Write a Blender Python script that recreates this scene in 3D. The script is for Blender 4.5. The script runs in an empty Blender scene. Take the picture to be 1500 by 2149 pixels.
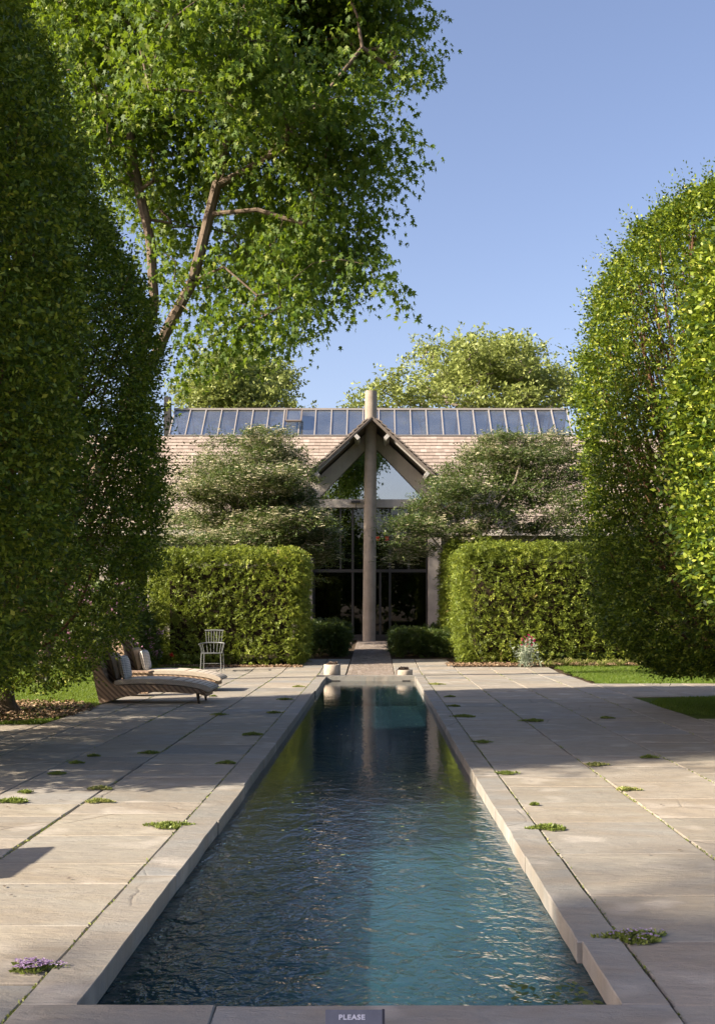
import bpy, bmesh, math, random
import numpy as np
from mathutils import Vector, Matrix
S = bpy.context.scene
COL = S.collection
R = math.radians
rs = np.random.RandomState(7)
random.seed(7)

# ------------------------------------------------------------------ camera
F = 2150.0; CX = 787.0; CY = 1283.0; CH = 1.5
cam_d = bpy.data.cameras.new('camera'); cam = bpy.data.objects.new('camera', cam_d); COL.objects.link(cam)
cam.location = (0, 0, CH); cam.rotation_euler = (R(90), R(0.0), 0)
cam_d.sensor_fit = 'VERTICAL'; cam_d.sensor_height = 36; cam_d.lens = 36 * F / 2149
cam_d.shift_x = -(CX - 750) / 2149; cam_d.shift_y = (CY - 1074.5) / 2149
cam_d.clip_start = 0.05; cam_d.clip_end = 3000
S.camera = cam
# ------------------------------------------------------------------ sky, sun, exposure
SUN_EL = 30.0
w = bpy.data.worlds.new("World"); S.world = w; w.use_nodes = True
nt = w.node_tree; nt.nodes.clear()
sk = nt.nodes.new('ShaderNodeTexSky'); sk.sky_type = 'NISHITA'; sk.sun_disc = False
sk.sun_elevation = R(SUN_EL); sk.sun_rotation = R(249); sk.air_density = 1.0; sk.dust_density = 2.3; sk.ozone_density = 1.6
bg = nt.nodes.new('ShaderNodeBackground'); bg.inputs[1].default_value = 0.088
wo = nt.nodes.new('ShaderNodeOutputWorld')
tint = nt.nodes.new('ShaderNodeMix'); tint.data_type = 'RGBA'; tint.blend_type = 'MULTIPLY'; tint.inputs[0].default_value = 1; tint.inputs[7].default_value = (1.09, .965, 1.0, 1)
nt.links.new(sk.outputs[0], tint.inputs[6]); nt.links.new(tint.outputs[2], bg.inputs[0]); nt.links.new(bg.outputs[0], wo.inputs[0])
sd = Vector((0.934 * math.cos(R(SUN_EL)), 0.358 * math.cos(R(SUN_EL)), -math.sin(R(SUN_EL))))
sl = bpy.data.lights.new('sun', 'SUN'); sl.energy = 5.0; sl.angle = R(0.5); sl.color = (1.0, 0.87, 0.70)
so = bpy.data.objects.new('sun', sl); COL.objects.link(so); so.rotation_euler = sd.to_track_quat('-Z', 'Y').to_euler()
so.location = (-30, -10, 30)
S.view_settings.view_transform = 'Standard'; S.view_settings.look = 'None'
S.view_settings.exposure = 1.47; S.view_settings.gamma = 1.0
S.cycles.max_bounces = 7; S.cycles.transparent_max_bounces = 12; S.cycles.diffuse_bounces = 2
S.cycles.transmission_bounces = 4; S.cycles.glossy_bounces = 3

# ------------------------------------------------------------------ helpers
def W(px, py, Y):
    return Vector(((px - CX) / F * Y, Y, CH - (py - CY) / F * Y))
def gz(y):
    return 0.0 if y < 25 else min(0.36, (y - 25) * 0.031)
def gza(y):
    return np.clip((y - 25) * 0.031, 0, 0.36)
def tag(o, label=None, cat=None, group=None, kind=None):
    if label: o['label'] = label
    if cat: o['category'] = cat
    if group: o['group'] = group
    if kind: o['kind'] = kind
    return o
def empty(name, loc=(0, 0, 0), label=None, cat=None, group=None):
    o = bpy.data.objects.new(name, None); COL.objects.link(o); o.location = loc
    o.empty_display_size = 0.2
    return tag(o, label, cat, group)
def link(name, me, mat, parent=None):
    o = bpy.data.objects.new(name, me); COL.objects.link(o)
    if mat is not None: me.materials.append(mat)
    if parent is not None:
        o.parent = parent
        o.matrix_parent_inverse = Matrix.Translation(-Vector(parent.location)) if parent.type == 'EMPTY' else Matrix.Identity(4)
    return o
def npmesh(name, V, fsize, rnd=None, smooth=False):
    """V: (nf*fsize,3) verts, consecutive faces of fsize verts"""
    V = np.asarray(V, np.float32).reshape(-1, 3)
    n = len(V); nf = n // fsize
    me = bpy.data.meshes.new(name)
    me.vertices.add(n); me.vertices.foreach_set('co', V.ravel())
    me.loops.add(n); me.loops.foreach_set('vertex_index', np.arange(n, dtype=np.int32))
    me.polygons.add(nf); me.polygons.foreach_set('loop_start', np.arange(0, n, fsize, dtype=np.int32))
    try: me.polygons.foreach_set('loop_total', np.full(nf, fsize, np.int32))
    except Exception: pass
    if smooth: me.polygons.foreach_set('use_smooth', np.ones(nf, bool))
    if rnd is not None:
        a = me.attributes.new('rnd', 'FLOAT', 'FACE'); a.data.foreach_set('value', np.asarray(rnd, np.float32))
    me.update(calc_edges=True)
    return me
class MB:
    """collects boxes, prisms and tubes into one mesh, with a random value per piece"""
    def __init__(s): s.v = []; s.f = []; s.r = []; s.sm = []
    def add(s, v, f, r=None, smooth=False):
        b = len(s.v); s.v += [tuple(p) for p in v]; s.f += [[i + b for i in q] for q in f]
        r = random.random() if r is None else r
        s.r += [r] * len(f); s.sm += [smooth] * len(f)
    def box(s, x0, x1, y0, y1, z0, z1, r=None):
        v = [(x0,y0,z0),(x1,y0,z0),(x1,y1,z0),(x0,y1,z0),(x0,y0,z1),(x1,y0,z1),(x1,y1,z1),(x0,y1,z1)]
        s.add(v, [[0,3,2,1],[4,5,6,7],[0,1,5,4],[1,2,6,5],[2,3,7,6],[3,0,4,7]], r)
    def obox(s, o, u, v, n, r=None):
        """box from corner o with edge vectors u, v, n"""
        o = Vector(o); u = Vector(u); v = Vector(v); n = Vector(n)
        P = [o, o+u, o+u+v, o+v, o+n, o+u+n, o+u+v+n, o+v+n]
        F_ = [[0,3,2,1],[4,5,6,7],[0,1,5,4],[1,2,6,5],[2,3,7,6],[3,0,4,7]]
        if u.cross(v).dot(n) < 0: F_ = [q[::-1] for q in F_]
        s.add(P, F_, r)
    def bar(s, a, b, wd, th, up=(0,0,1), r=None):
        a = Vector(a); b = Vector(b); d = (b - a); dn = d.normalized()
        u = dn.cross(Vector(up))
        if u.length < 1e-4: u = dn.cross(Vector((0,1,0)))
        u.normalize(); v = u.cross(dn).normalized()
        s.obox(a - u*wd/2 - v*th/2, u*wd, v*th, d, r)
    def tube(s, pts, rad, n=8, cap=True, r=None, smooth=True):
        pts = [Vector(p) for p in pts]
        if not isinstance(rad, (list, tuple)): rad = [rad]*len(pts)
        V_ = []; up = None
        for i, p in enumerate(pts):
            d = (pts[min(i+1, len(pts)-1)] - pts[max(i-1, 0)]).normalized()
            if up is None:
                up = d.cross(Vector((0.3, 0.2, 1)) if abs(d.z) < .9 else Vector((0, 1, 0.1))).normalized()
            else:
                up = (up - d*up.dot(d)).normalized()
            v = d.cross(up)
            for k in range(n):
                a = 2*math.pi*k/n
                V_.append(p + (up*math.cos(a) + v*math.sin(a))*rad[i])
        F_ = []
        for i in range(len(pts)-1):
            for k in range(n):
                k2 = (k+1) % n
                F_.append([i*n+k, i*n+k2, (i+1)*n+k2, (i+1)*n+k])
        s.add(V_, F_, r, smooth)
        if cap:
            m = len(pts)-1
            s.add([V_[k] for k in range(n)], [list(range(n))[::-1]], r)
            s.add([V_[m*n+k] for k in range(n)], [list(range(n))], r)
    def lathe(s, prof, c=(0,0), n=24, r=None, smooth=True):
        V_ = []; F_ = []
        for (rr, z) in prof:
            for k in range(n):
                a = 2*math.pi*k/n; V_.append((c[0]+rr*math.cos(a), c[1]+rr*math.sin(a), z))
        for i in range(len(prof)-1):
            for k in range(n):
                k2 = (k+1) % n; F_.append([i*n+k, i*n+k2, (i+1)*n+k2, (i+1)*n+k])
        s.add(V_, F_, r, smooth)
    def poly(s, pts, nvec, r=None):
        """extrude planar polygon by nvec"""
        n = len(pts); P = [Vector(p) for p in pts]; Q = [p + Vector(nvec) for p in P]
        f = [list(range(n))[::-1], [n+i for i in range(n)]] + [[i, (i+1)%n, n+(i+1)%n, n+i] for i in range(n)]
        s.add(P + Q, f, r)
    def build(s, name, mat, parent=None, bevel=0, seg=1, fixn=True, sub=0):
        me = bpy.data.meshes.new(name); me.from_pydata(s.v, [], s.f)
        a = me.attributes.new('rnd', 'FLOAT', 'FACE'); a.data.foreach_set('value', np.array(s.r, np.float32))
        me.polygons.foreach_set('use_smooth', np.array(s.sm, bool))
        me.update()
        if fixn:
            b = bmesh.new(); b.from_mesh(me); bmesh.ops.recalc_face_normals(b, faces=b.faces); b.to_mesh(me); b.free()
        o = link(name, me, mat, parent)
        if bevel:
            m = o.modifiers.new('bevel', 'BEVEL'); m.width = bevel; m.segments = seg; m.limit_method = 'ANGLE'; m.angle_limit = R(40)
        if sub:
            m = o.modifiers.new('sub', 'SUBSURF'); m.levels = sub; m.render_levels = sub
        return o

# ------------------------------------------------------------------ materials
class NT:
    def __init__(s, name):
        s.m = bpy.data.materials.new(name); s.m.use_nodes = True; s.t = s.m.node_tree; s.t.nodes.clear()
        s.out = s.n('ShaderNodeOutputMaterial')
    def n(s, t, **k):
        x = s.t.nodes.new(t)
        for a, b in k.items(): setattr(x, a, b)
        return x
    def l(s, a, b): s.t.links.new(a, b)
    def coord(s): return s.n('ShaderNodeTexCoord').outputs['Object']
    def noise(s, scale, detail=4, rough=.55, vec=None, dist=0):
        x = s.n('ShaderNodeTexNoise'); x.inputs['Scale'].default_value = scale; x.inputs['Detail'].default_value = detail
        x.inputs['Roughness'].default_value = rough; x.inputs['Distortion'].default_value = dist
        if vec is not None: s.l(vec, x.inputs['Vector'])
        return x.outputs[0]
    def mapping(s, vec, scale=(1,1,1), rot=(0,0,0)):
        x = s.n('ShaderNodeMapping'); x.inputs['Scale'].default_value = scale; x.inputs['Rotation'].default_value = rot
        s.l(vec, x.inputs['Vector']); return x.outputs[0]
    def ramp(s, fac, stops, interp='LINEAR'):
        x = s.n('ShaderNodeValToRGB'); x.color_ramp.interpolation = interp
        e = x.color_ramp.elements
        while len(e) < len(stops): e.new(0.5)
        for i, (p, c) in enumerate(stops):
            e[i].position = p; e[i].color = (c[0], c[1], c[2], 1)
        s.l(fac, x.inputs[0]); return x.outputs[0]
    def mix(s, fac, a, b, mode='MIX'):
        x = s.n('ShaderNodeMix', data_type='RGBA', blend_type=mode)
        for i, v in ((0, fac), (6, a), (7, b)):
            if isinstance(v, (int, float)): x.inputs[i].default_value = v
            elif isinstance(v, tuple): x.inputs[i].default_value = (v[0], v[1], v[2], 1)
            else: s.l(v, x.inputs[i])
        return x.outputs[2]
    def attr(s, name='rnd'):
        x = s.n('ShaderNodeAttribute'); x.attribute_name = name; return x.outputs['Fac']
    def math(s, op, a, b=0.0):
        x = s.n('ShaderNodeMath', operation=op)
        for i, v in ((0, a), (1, b)):
            if isinstance(v, (int, float)): x.inputs[i].default_value = v
            else: s.l(v, x.inputs[i])
        return x.outputs[0]
    def bump(s, h, strength=.3, dist=.01, nrm=None):
        x = s.n('ShaderNodeBump'); x.inputs['Strength'].default_value = strength; x.inputs['Distance'].default_value = dist
        s.l(h, x.inputs['Height'])
        if nrm is not None: s.l(nrm, x.inputs['Normal'])
        return x.outputs[0]
    def pbr(s, col, rough=.7, bump=None, metal=0, spec=.5, out=True):
        x = s.n('ShaderNodeBsdfPrincipled')
        if isinstance(col, tuple): x.inputs['Base Color'].default_value = (col[0], col[1], col[2], 1)
        else: s.l(col, x.inputs['Base Color'])
        if isinstance(rough, (int, float)): x.inputs['Roughness'].default_value = rough
        else: s.l(rough, x.inputs['Roughness'])
        x.inputs['Metallic'].default_value = metal; x.inputs['Specular IOR Level'].default_value = spec
        if bump is not None: s.l(bump, x.inputs['Normal'])
        if out: s.l(x.outputs[0], s.out.inputs[0])
        return x.outputs[0]
def schlick(t, f0, nrm=None):
    g = t.n('ShaderNodeNewGeometry'); d = t.n('ShaderNodeVectorMath', operation='DOT_PRODUCT')
    t.l(g.outputs['Incoming'], d.inputs[0]); t.l(nrm if nrm is not None else g.outputs['Normal'], d.inputs[1])
    c = t.math('ABSOLUTE', d.outputs['Value']); p = t.math('POWER', t.math('SUBTRACT', 1.0, t.math('MINIMUM', c, 1.0)), 5.0)
    return t.math('ADD', f0, t.math('MULTIPLY', p, 1 - f0))
def leafmat(name, stops, trans, tfac=.4, rough=.45, spec=.35):
    t = NT(name); a = t.attr()
    c = t.ramp(a, stops)
    p = t.pbr(c, rough, None, 0, spec, out=False)
    tr = t.n('ShaderNodeBsdfTranslucent')
    cc = t.mix(1.0, t.ramp(a, [(0, tuple(v*.75 for v in trans)), (1, trans)]), (1, 1, 1), 'MULTIPLY')
    t.l(cc, tr.inputs[0])
    m = t.n('ShaderNodeMixShader'); m.inputs[0].default_value = tfac
    t.l(p, m.inputs[1]); t.l(tr.outputs[0], m.inputs[2]); t.l(m.outputs[0], t.out.inputs[0])
    return t.m
M = {}
M['hornbeam'] = leafmat('hornbeam_leaf', [(0,(.010,.026,.005)),(.36,(.042,.085,.009)),(.70,(.25,.32,.03)),(1,(.50,.48,.09))], (.25,.35,.02), .24, .5, .3)
M['sweetgum'] = leafmat('sweetgum_leaf', [(0,(.030,.072,.008)),(.55,(.085,.150,.014)),(1,(.30,.34,.06))], (.23,.34,.02), .36, .58, .3)
M['yew'] = leafmat('yew_leaf', [(0,(.07,.10,.016)),(.5,(.19,.25,.03)),(.93,(.37,.41,.06)),(1,(.36,.27,.09))], (.28,.34,.04), .28, .5)
M['dogwood'] = leafmat('dogwood_leaf', [(0,(.03,.058,.016)),(.6,(.085,.13,.032)),(1,(.21,.24,.08))], (.15,.20,.04), .28, .5)
M['bract'] = leafmat('dogwood_bract', [(0,(.50,.47,.28)),(1,(.74,.69,.48))], (.5,.48,.35), .25, .6)
M['fartree'] = leafmat('far_leaf', [(0,(.13,.17,.04)),(.6,(.27,.32,.085)),(1,(.44,.47,.17))], (.32,.38,.09), .33, .5)
M['shrub'] = leafmat('shrub_leaf', [(0,(.025,.05,.012)),(.6,(.06,.10,.02)),(1,(.15,.17,.04))], (.18,.24,.04), .3)
M['thyme'] = leafmat('thyme_leaf', [(0,(.11,.16,.03)),(.6,(.22,.27,.06)),(1,(.42,.38,.16))], (.25,.3,.06), .25)
M['strap'] = leafmat('strap_leaf', [(0,(.12,.16,.035)),(.6,(.26,.28,.08)),(1,(.42,.36,.17))], (.35,.38,.1), .3)
M['silver'] = leafmat('silver_leaf', [(0,(.20,.25,.17)),(1,(.42,.46,.36))], (.3,.35,.25), .2, .7)
M['magenta'] = leafmat('magenta_petal', [(0,(.45,.015,.13)),(1,(.7,.03,.22))], (.6,.03,.2), .3)
M['lilac'] = leafmat('lilac_petal', [(0,(.42,.28,.48)),(1,(.66,.52,.70))], (.5,.35,.55), .3)
M['pinkpet'] = leafmat('pink_petal', [(0,(.45,.20,.33)),(1,(.78,.52,.65))], (.6,.3,.45), .3)
M['redpet'] = leafmat('red_petal', [(0,(.55,.02,.02)),(1,(.75,.06,.05))], (.6,.03,.03), .3)
M['grass'] = leafmat('grass_blade', [(0,(.055,.11,.012)),(.6,(.12,.19,.022)),(1,(.24,.26,.05))], (.26,.36,.03), .35, .5)
M['succulent'] = leafmat('succulent', [(0,(.07,.05,.045)),(.6,(.16,.12,.09)),(1,(.28,.22,.17))], (.2,.15,.1), .1, .6)

def bark(name, a, b, sc=9):
    t = NT(name); v = t.mapping(t.coord(), (1, 1, .22)); n = t.noise(sc, 6, .65, v)
    n2 = t.noise(1.3, 3, .5, t.coord())
    t.pbr(t.mix(t.math('MULTIPLY', n2, .5), t.ramp(n, [(.3, a), (.7, b)]), a), .9, t.bump(n, .9, .03), 0, .2); return t.m
M['bark'] = bark('bark_brown', (.075,.055,.04), (.24,.185,.135))
M['barkpale'] = bark('bark_pale', (.12,.10,.075), (.34,.30,.24), 14)
M['twig'] = bark('twig_red', (.09,.045,.025), (.25,.14,.085), 20)
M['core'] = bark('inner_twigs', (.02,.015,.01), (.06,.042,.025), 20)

# bluestone slabs
def stone(name, stops, rough=.75, edge=0):
    t = NT(name); c = t.coord(); a = t.attr()
    base = t.ramp(a, stops)
    shift = t.n('ShaderNodeVectorMath', operation='ADD'); t.l(c, shift.inputs[0])
    comb = t.n('ShaderNodeCombineXYZ'); t.l(t.math('MULTIPLY', a, 37.0), comb.inputs[0]); t.l(t.math('MULTIPLY', a, 91.0), comb.inputs[1]); t.l(t.math('MULTIPLY', a, 13.0), comb.inputs[2])
    t.l(comb.outputs[0], shift.inputs[1]); v = shift.outputs[0]
    vs = t.mapping(v, (1.0, 2.6, 1))
    big = t.noise(1.1, 5, .6, vs, .6); mid = t.noise(6, 6, .65, vs, .3); fine = t.noise(120, 3, .6, v)
    col = t.mix(t.ramp(big, [(.35,(0,0,0)),(.65,(1,1,1))]), base, t.mix(.6, base, (.235,.19,.135)))
    col = t.mix(t.ramp(mid, [(.42,(0,0,0)),(.75,(.5,.5,.5))]), col, (.19,.18,.165))
    col = t.mix(t.ramp(fine, [(.45,(0,0,0)),(.7,(.18,.18,.18))]), col, (.14,.13,.12))
    spot = t.noise(2.7, 2, .4, v)
    col = t.mix(t.ramp(spot, [(.60,(0,0,0)),(.72,(.35,.35,.35))]), col, (.52,.48,.42))
    vein = t.n('ShaderNodeTexVoronoi', feature='DISTANCE_TO_EDGE'); vein.inputs['Scale'].default_value = .55
    wv = t.mix(.12, v, t.noise(2.2, 4, .6, v)); t.l(wv, vein.inputs['Vector'])
    vm = t.ramp(vein.outputs[0], [(0,(1,1,1)),(.006,(0,0,0))])
    gate = t.ramp(t.noise(.8, 2, .5, v), [(.5,(0,0,0)),(.62,(.6,.6,.6))])
    vfac = t.mix(1.0, vm, gate, 'MULTIPLY')
    col = t.mix(vfac, col, (.09,.075,.06))
    h = t.math('ADD', t.math('MULTIPLY', mid, 1.0), t.math('MULTIPLY', fine, .12))
    h = t.math('SUBTRACT', h, t.math('MULTIPLY', vfac, .6))
    t.pbr(col, t.ramp(mid, [(.3,(.62,.62,.62)),(.7,(.85,.85,.85))]), t.bump(h, .75, .02), 0, .35)
    return t.m
slabstops = [(0,(.205,.212,.20)),(.25,(.34,.312,.25)),(.5,(.265,.258,.23)),(.75,(.365,.32,.255)),(1,(.245,.255,.25))]
M['slab'] = stone('bluestone_slab', slabstops)
M['coping'] = stone('bluestone_coping', [(0,(.215,.218,.202)),(.5,(.255,.25,.225)),(1,(.235,.238,.228))])
M['sett'] = stone('brick_sett', [(0,(.15,.12,.10)),(.5,(.23,.185,.155)),(1,(.29,.25,.22))])
t = NT('soil'); n = t.noise(14, 6, .7, t.coord()); t.pbr(t.ramp(n, [(.3,(.035,.026,.018)),(.7,(.10,.075,.05))]), .95, t.bump(n, .8, .03), 0, .1); M['soil'] = t.m
t = NT('lawn'); n = t.noise(25, 5, .7, t.coord()); n2 = t.noise(.7, 3, .5, t.coord()); t.pbr(t.mix(n2, t.ramp(n, [(.3,(.035,.06,.012)),(.7,(.09,.14,.02))]), (.10,.14,.02)), .95, t.bump(n, .8, .03), 0, .1); M['lawn'] = t.m
t = NT('mulch'); n = t.attr(); t.pbr(t.ramp(n, [(0,(.10,.06,.035)),(.5,(.26,.17,.10)),(1,(.45,.34,.23))]), .9, None, 0, .15); M['mulch'] = t.m
# render / stucco
def stucco(name, a, b, rough=.85, sc=3):
    t = NT(name); c = t.coord(); n = t.noise(sc, 5, .6, c); f = t.noise(90, 3, .6, c)
    st = t.noise(2.2, 4, .6, t.mapping(c, (1.5, 1.5, .18)))
    col = t.mix(t.ramp(n, [(.3,(0,0,0)),(.7,(1,1,1))]), a, b)
    col = t.mix(t.ramp(st, [(.5,(0,0,0)),(.8,(.5,.5,.5))]), col, tuple(v*.55 for v in a))
    t.pbr(col, rough, t.bump(f, .4, .004), 0, .25); return t.m
M['column'] = stucco('concrete_column', (.235,.20,.16), (.33,.285,.23))
M['wall'] = stucco('rendered_wall', (.30,.27,.235), (.37,.335,.29))
M['beam'] = stucco('painted_beam', (.42,.385,.34), (.50,.46,.41))
M['pot'] = stucco('concrete_pot', (.33,.28,.22), (.45,.40,.33), .9, 9)
t = NT('roof_tile'); a = t.attr(); c = t.coord(); n = t.noise(4, 5, .65, c); n2 = t.noise(.5, 3, .5, c)
col = t.ramp(a, [(0,(.21,.17,.14)),(.4,(.29,.238,.198)),(.8,(.35,.295,.25)),(1,(.42,.365,.315))])
col = t.mix(t.ramp(n, [(.4,(0,0,0)),(.75,(.5,.5,.5))]), col, (.18,.14,.118)); col = t.mix(t.math('MULTIPLY', n2, .35), col, (.40,.34,.29))
t.pbr(col, .85, t.bump(n, .4, .01), 0, .25); M['tile'] = t.m
t = NT('slate_tile'); a = t.attr(); n = t.noise(5, 5, .65, t.coord())
t.pbr(t.mix(t.ramp(n,[(.4,(0,0,0)),(.7,(1,1,1))]), t.ramp(a, [(0,(.10,.085,.075)),(1,(.21,.18,.155))]), (.26,.22,.19)), .85, t.bump(n, .5, .01), 0, .25); M['slate'] = t.m
def plain(name, col, rough=.5, metal=0, spec=.5, sc=20, var=.25):
    t = NT(name); n = t.noise(sc, 4, .6, t.coord()); t.pbr(t.mix(n, tuple(v*(1-var) for v in col), tuple(v*(1+var) for v in col)), rough, t.bump(n, .15, .003), metal, spec); return t.m
M['white_metal'] = plain('pale_frame', (.40,.385,.36), .5)
M['bar_metal'] = plain('skylight_bar', (.27,.25,.23), .5)
M['dark_metal'] = plain('dark_frame', (.035,.033,.032), .45)
M['bronze'] = plain('bronze_frame', (.16,.135,.115), .5)
M['room'] = plain('room_painted_dark', (.03,.028,.025), .8)  # rooms coloured near-black so they look unlit behind the glass
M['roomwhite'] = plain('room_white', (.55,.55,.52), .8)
M['louver'] = plain('grey_louver', (.16,.155,.15), .6)
M['woodleg'] = plain('dark_wood_leg', (.03,.018,.012), .45)
M['chairpaint'] = plain('grey_metal_chair', (.17,.18,.18), .45, .2)
M['pillow'] = plain('beige_pillow', (.33,.25,.17), .9, 0, .2, 60)
M['signbody'] = plain('sign_plate', (.13,.14,.17), .4)
M['signedge'] = plain('sign_edge', (.02,.02,.03), .5)
M['signtext'] = plain('sign_lettering', (.62,.64,.70), .5)
M['orange'] = plain('orange_red', (.55,.06,.02), .5)
def glass(name, tint, base, gain, rough=.0, wav=.0, dust=0):
    t = NT(name)
    fr = schlick(t, .04)
    g = t.n('ShaderNodeBsdfGlossy'); g.inputs['Roughness'].default_value = rough; g.inputs[0].default_value = (.95,.97,1,1)
    tr = t.n('ShaderNodeBsdfTransparent'); tr.inputs[0].default_value = (*tint, 1)
    if wav:
        b = t.bump(t.noise(.8, 2, .5, t.coord()), wav, .01); t.l(b, g.inputs['Normal'])
    m = t.n('ShaderNodeMixShader'); t.l(t.math('MINIMUM', t.math('ADD', t.math('MULTIPLY', fr, gain), base), 1.0), m.inputs[0])
    t.l(tr.outputs[0], m.inputs[1]); t.l(g.outputs[0], m.inputs[2]); o_ = m.outputs[0]
    if dust:
        d = t.n('ShaderNodeBsdfDiffuse'); d.inputs[0].default_value = (.45,.47,.48,1); m2 = t.n('ShaderNodeMixShader'); t.l(t.math('MULTIPLY', t.noise(1.2, 4, .6, t.coord()), dust*2), m2.inputs[0]); t.l(o_, m2.inputs[1]); t.l(d.outputs[0], m2.inputs[2]); o_ = m2.outputs[0]
    t.l(o_, t.out.inputs[0]); return t.m
M['glass'] = glass('window_glass', (.35,.37,.35), .02, 1.2, .0, .05)
M['gableglass'] = glass('gable_glass', (.50,.53,.50), .36, 1.3, .0, .05)
M['skyglass'] = glass('skylight_glass', (.60,.68,.74), .20, 1.5, .02, .08, .07)
# wicker
t = NT('wicker'); c = t.coord(); v1 = t.mapping(c, (1,1,1), (0, R(45), 0))
w1 = t.n('ShaderNodeTexWave', bands_direction='X'); w1.inputs['Scale'].default_value = 5; w1.inputs['Distortion'].default_value = .5; w1.inputs['Detail'].default_value = 1; t.l(v1, w1.inputs[0])
w2 = t.n('ShaderNodeTexWave', bands_direction='Z'); w2.inputs['Scale'].default_value = 14; w2.inputs['Distortion'].default_value = .4; t.l(v1, w2.inputs[0])
h = t.math('MULTIPLY', w1.outputs[1], t.math('ADD', w2.outputs[1], .6))
n = t.noise(8, 4, .6, c)
t.pbr(t.mix(t.math('MULTIPLY', n, .8), t.ramp(h, [(0,(.06,.038,.024)),(.5,(.25,.165,.10)),(1,(.42,.30,.20))]), (.30,.205,.135)), .6, t.bump(h, .8, .008), 0, .4); M['wicker'] = t.m
# fabrics
t = NT('mattress_fabric'); c = t.coord(); b = t.n('ShaderNodeTexBrick'); b.inputs['Scale'].default_value = 14; b.inputs['Mortar Size'].default_value = .03
b.inputs['Color1'].default_value = (.50,.44,.36,1); b.inputs['Color2'].default_value = (.58,.52,.43,1); b.inputs['Mortar'].default_value = (.22,.18,.14,1)
t.l(t.mapping(c, (1,1,1), (R(90),0,0)), b.inputs['Vector']); t.pbr(b.outputs[0], .9, t.bump(t.noise(150, 2, .5, c), .3, .003), 0, .2); M['mattress'] = t.m
t = NT('pattern_pillow'); c = t.coord(); w1 = t.n('ShaderNodeTexWave', bands_direction='Z'); w1.inputs['Scale'].default_value = 11; w1.inputs['Distortion'].default_value = .3; t.l(c, w1.inputs[0])
w2 = t.n('ShaderNodeTexWave', bands_direction='Y'); w2.inputs['Scale'].default_value = 13; t.l(c, w2.inputs[0])
f = t.math('MULTIPLY', t.math('GREATER_THAN', w1.outputs[1], .62), t.math('GREATER_THAN', w2.outputs[1], .3))
t.pbr(t.mix(f, (.62,.58,.52), (.22,.20,.20)), .9, None, 0, .2); M['pattern'] = t.m
# pool water + basin
t = NT('water'); c = t.coord()
n1 = t.noise(7, 3, .55, t.mapping(c, (1.0,.8,1)), .6); n2 = t.noise(21, 2, .5, c, .3); n3 = t.noise(1.1, 2, .5, c, .8)
n4 = t.noise(48, 2, .5, c)
h = t.math('ADD', t.math('ADD', n1, t.math('MULTIPLY', n2, .30)), t.math('ADD', t.math('MULTIPLY', n3, .8), t.math('MULTIPLY', n4, .05)))
sx = t.n('ShaderNodeSeparateXYZ'); t.l(c, sx.inputs[0]); mr = t.n('ShaderNodeMapRange'); t.l(sx.outputs[1], mr.inputs[0])
mr.inputs[1].default_value = 3.5; mr.inputs[2].default_value = 10.5; mr.inputs[3].default_value = 1.0; mr.inputs[4].default_value = .06    # ruffled by the jets at the near end, calm at the far end
bp = t.bump(t.math('MULTIPLY', h, mr.outputs[0]), 1.0, .036)
fr = schlick(t, .02, bp)
g = t.n('ShaderNodeBsdfGlossy'); g.inputs['Roughness'].default_value = .03; t.l(bp, g.inputs['Normal']); g.inputs[0].default_value = (1,1,1,1)
tr = t.n('ShaderNodeBsdfTransparent'); tr.inputs[0].default_value = (.44,.62,.70,1)
m = t.n('ShaderNodeMixShader'); t.l(fr, m.inputs[0]); rf = t.n('ShaderNodeBsdfRefraction'); rf.inputs['IOR'].default_value = 1.14; rf.inputs['Roughness'].default_value = .06; rf.inputs[0].default_value = (.44,.62,.70,1); t.l(bp, rf.inputs['Normal'])
m3 = t.n('ShaderNodeMixShader'); m3.inputs[0].default_value = .40; t.l(tr.outputs[0], m3.inputs[1]); t.l(rf.outputs[0], m3.inputs[2])
t.l(m3.outputs[0], m.inputs[1]); t.l(g.outputs[0], m.inputs[2]); t.l(m.outputs[0], t.out.inputs[0]); M['water'] = t.m
t = NT('pool_plaster'); c = t.coord(); n = t.noise(60, 3, .7, c); n2 = t.noise(1.4, 4, .6, c, .5); n3 = t.noise(7, 3, .6, c, .5)
col = t.mix(t.ramp(n2, [(.3,(0,0,0)),(.7,(1,1,1))]), (.06,.11,.13), (.16,.24,.26)); col = t.mix(t.ramp(n, [(.4,(0,0,0)),(.7,(.6,.6,.6))]), col, (.03,.06,.07))
col = t.mix(t.math('MULTIPLY', n3, .3), col, (.20,.28,.24))
t.pbr(col, .8, None, 0, .2); M['plaster'] = t.m
t = NT('pool_wall_pebble'); c = t.coord(); n = t.noise(70, 3, .7, c); t.pbr(t.ramp(n, [(.35,(.03,.05,.055)),(.6,(.07,.11,.118)),(.8,(.16,.19,.18))]), .7, t.bump(n, .5, .005), 0, .3); M['pebble'] = t.m

# ------------------------------------------------------------------ ground and paving
PX0, PX1, PY0, PY1 = -1.133, 0.918, 3.876, 23.37     # pool opening
def sheet(name, xs, ys, zf, mat, **k):
    V_ = [(x, y, zf(x, y)) for y in ys for x in xs]; nx = len(xs)
    F_ = [[j*nx+i, j*nx+i+1, (j+1)*nx+i+1, (j+1)*nx+i] for j in range(len(ys)-1) for i in range(nx-1)]
    me = bpy.data.meshes.new(name); me.from_pydata(V_, [], F_); me.update(); return link(name, me, mat)
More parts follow.
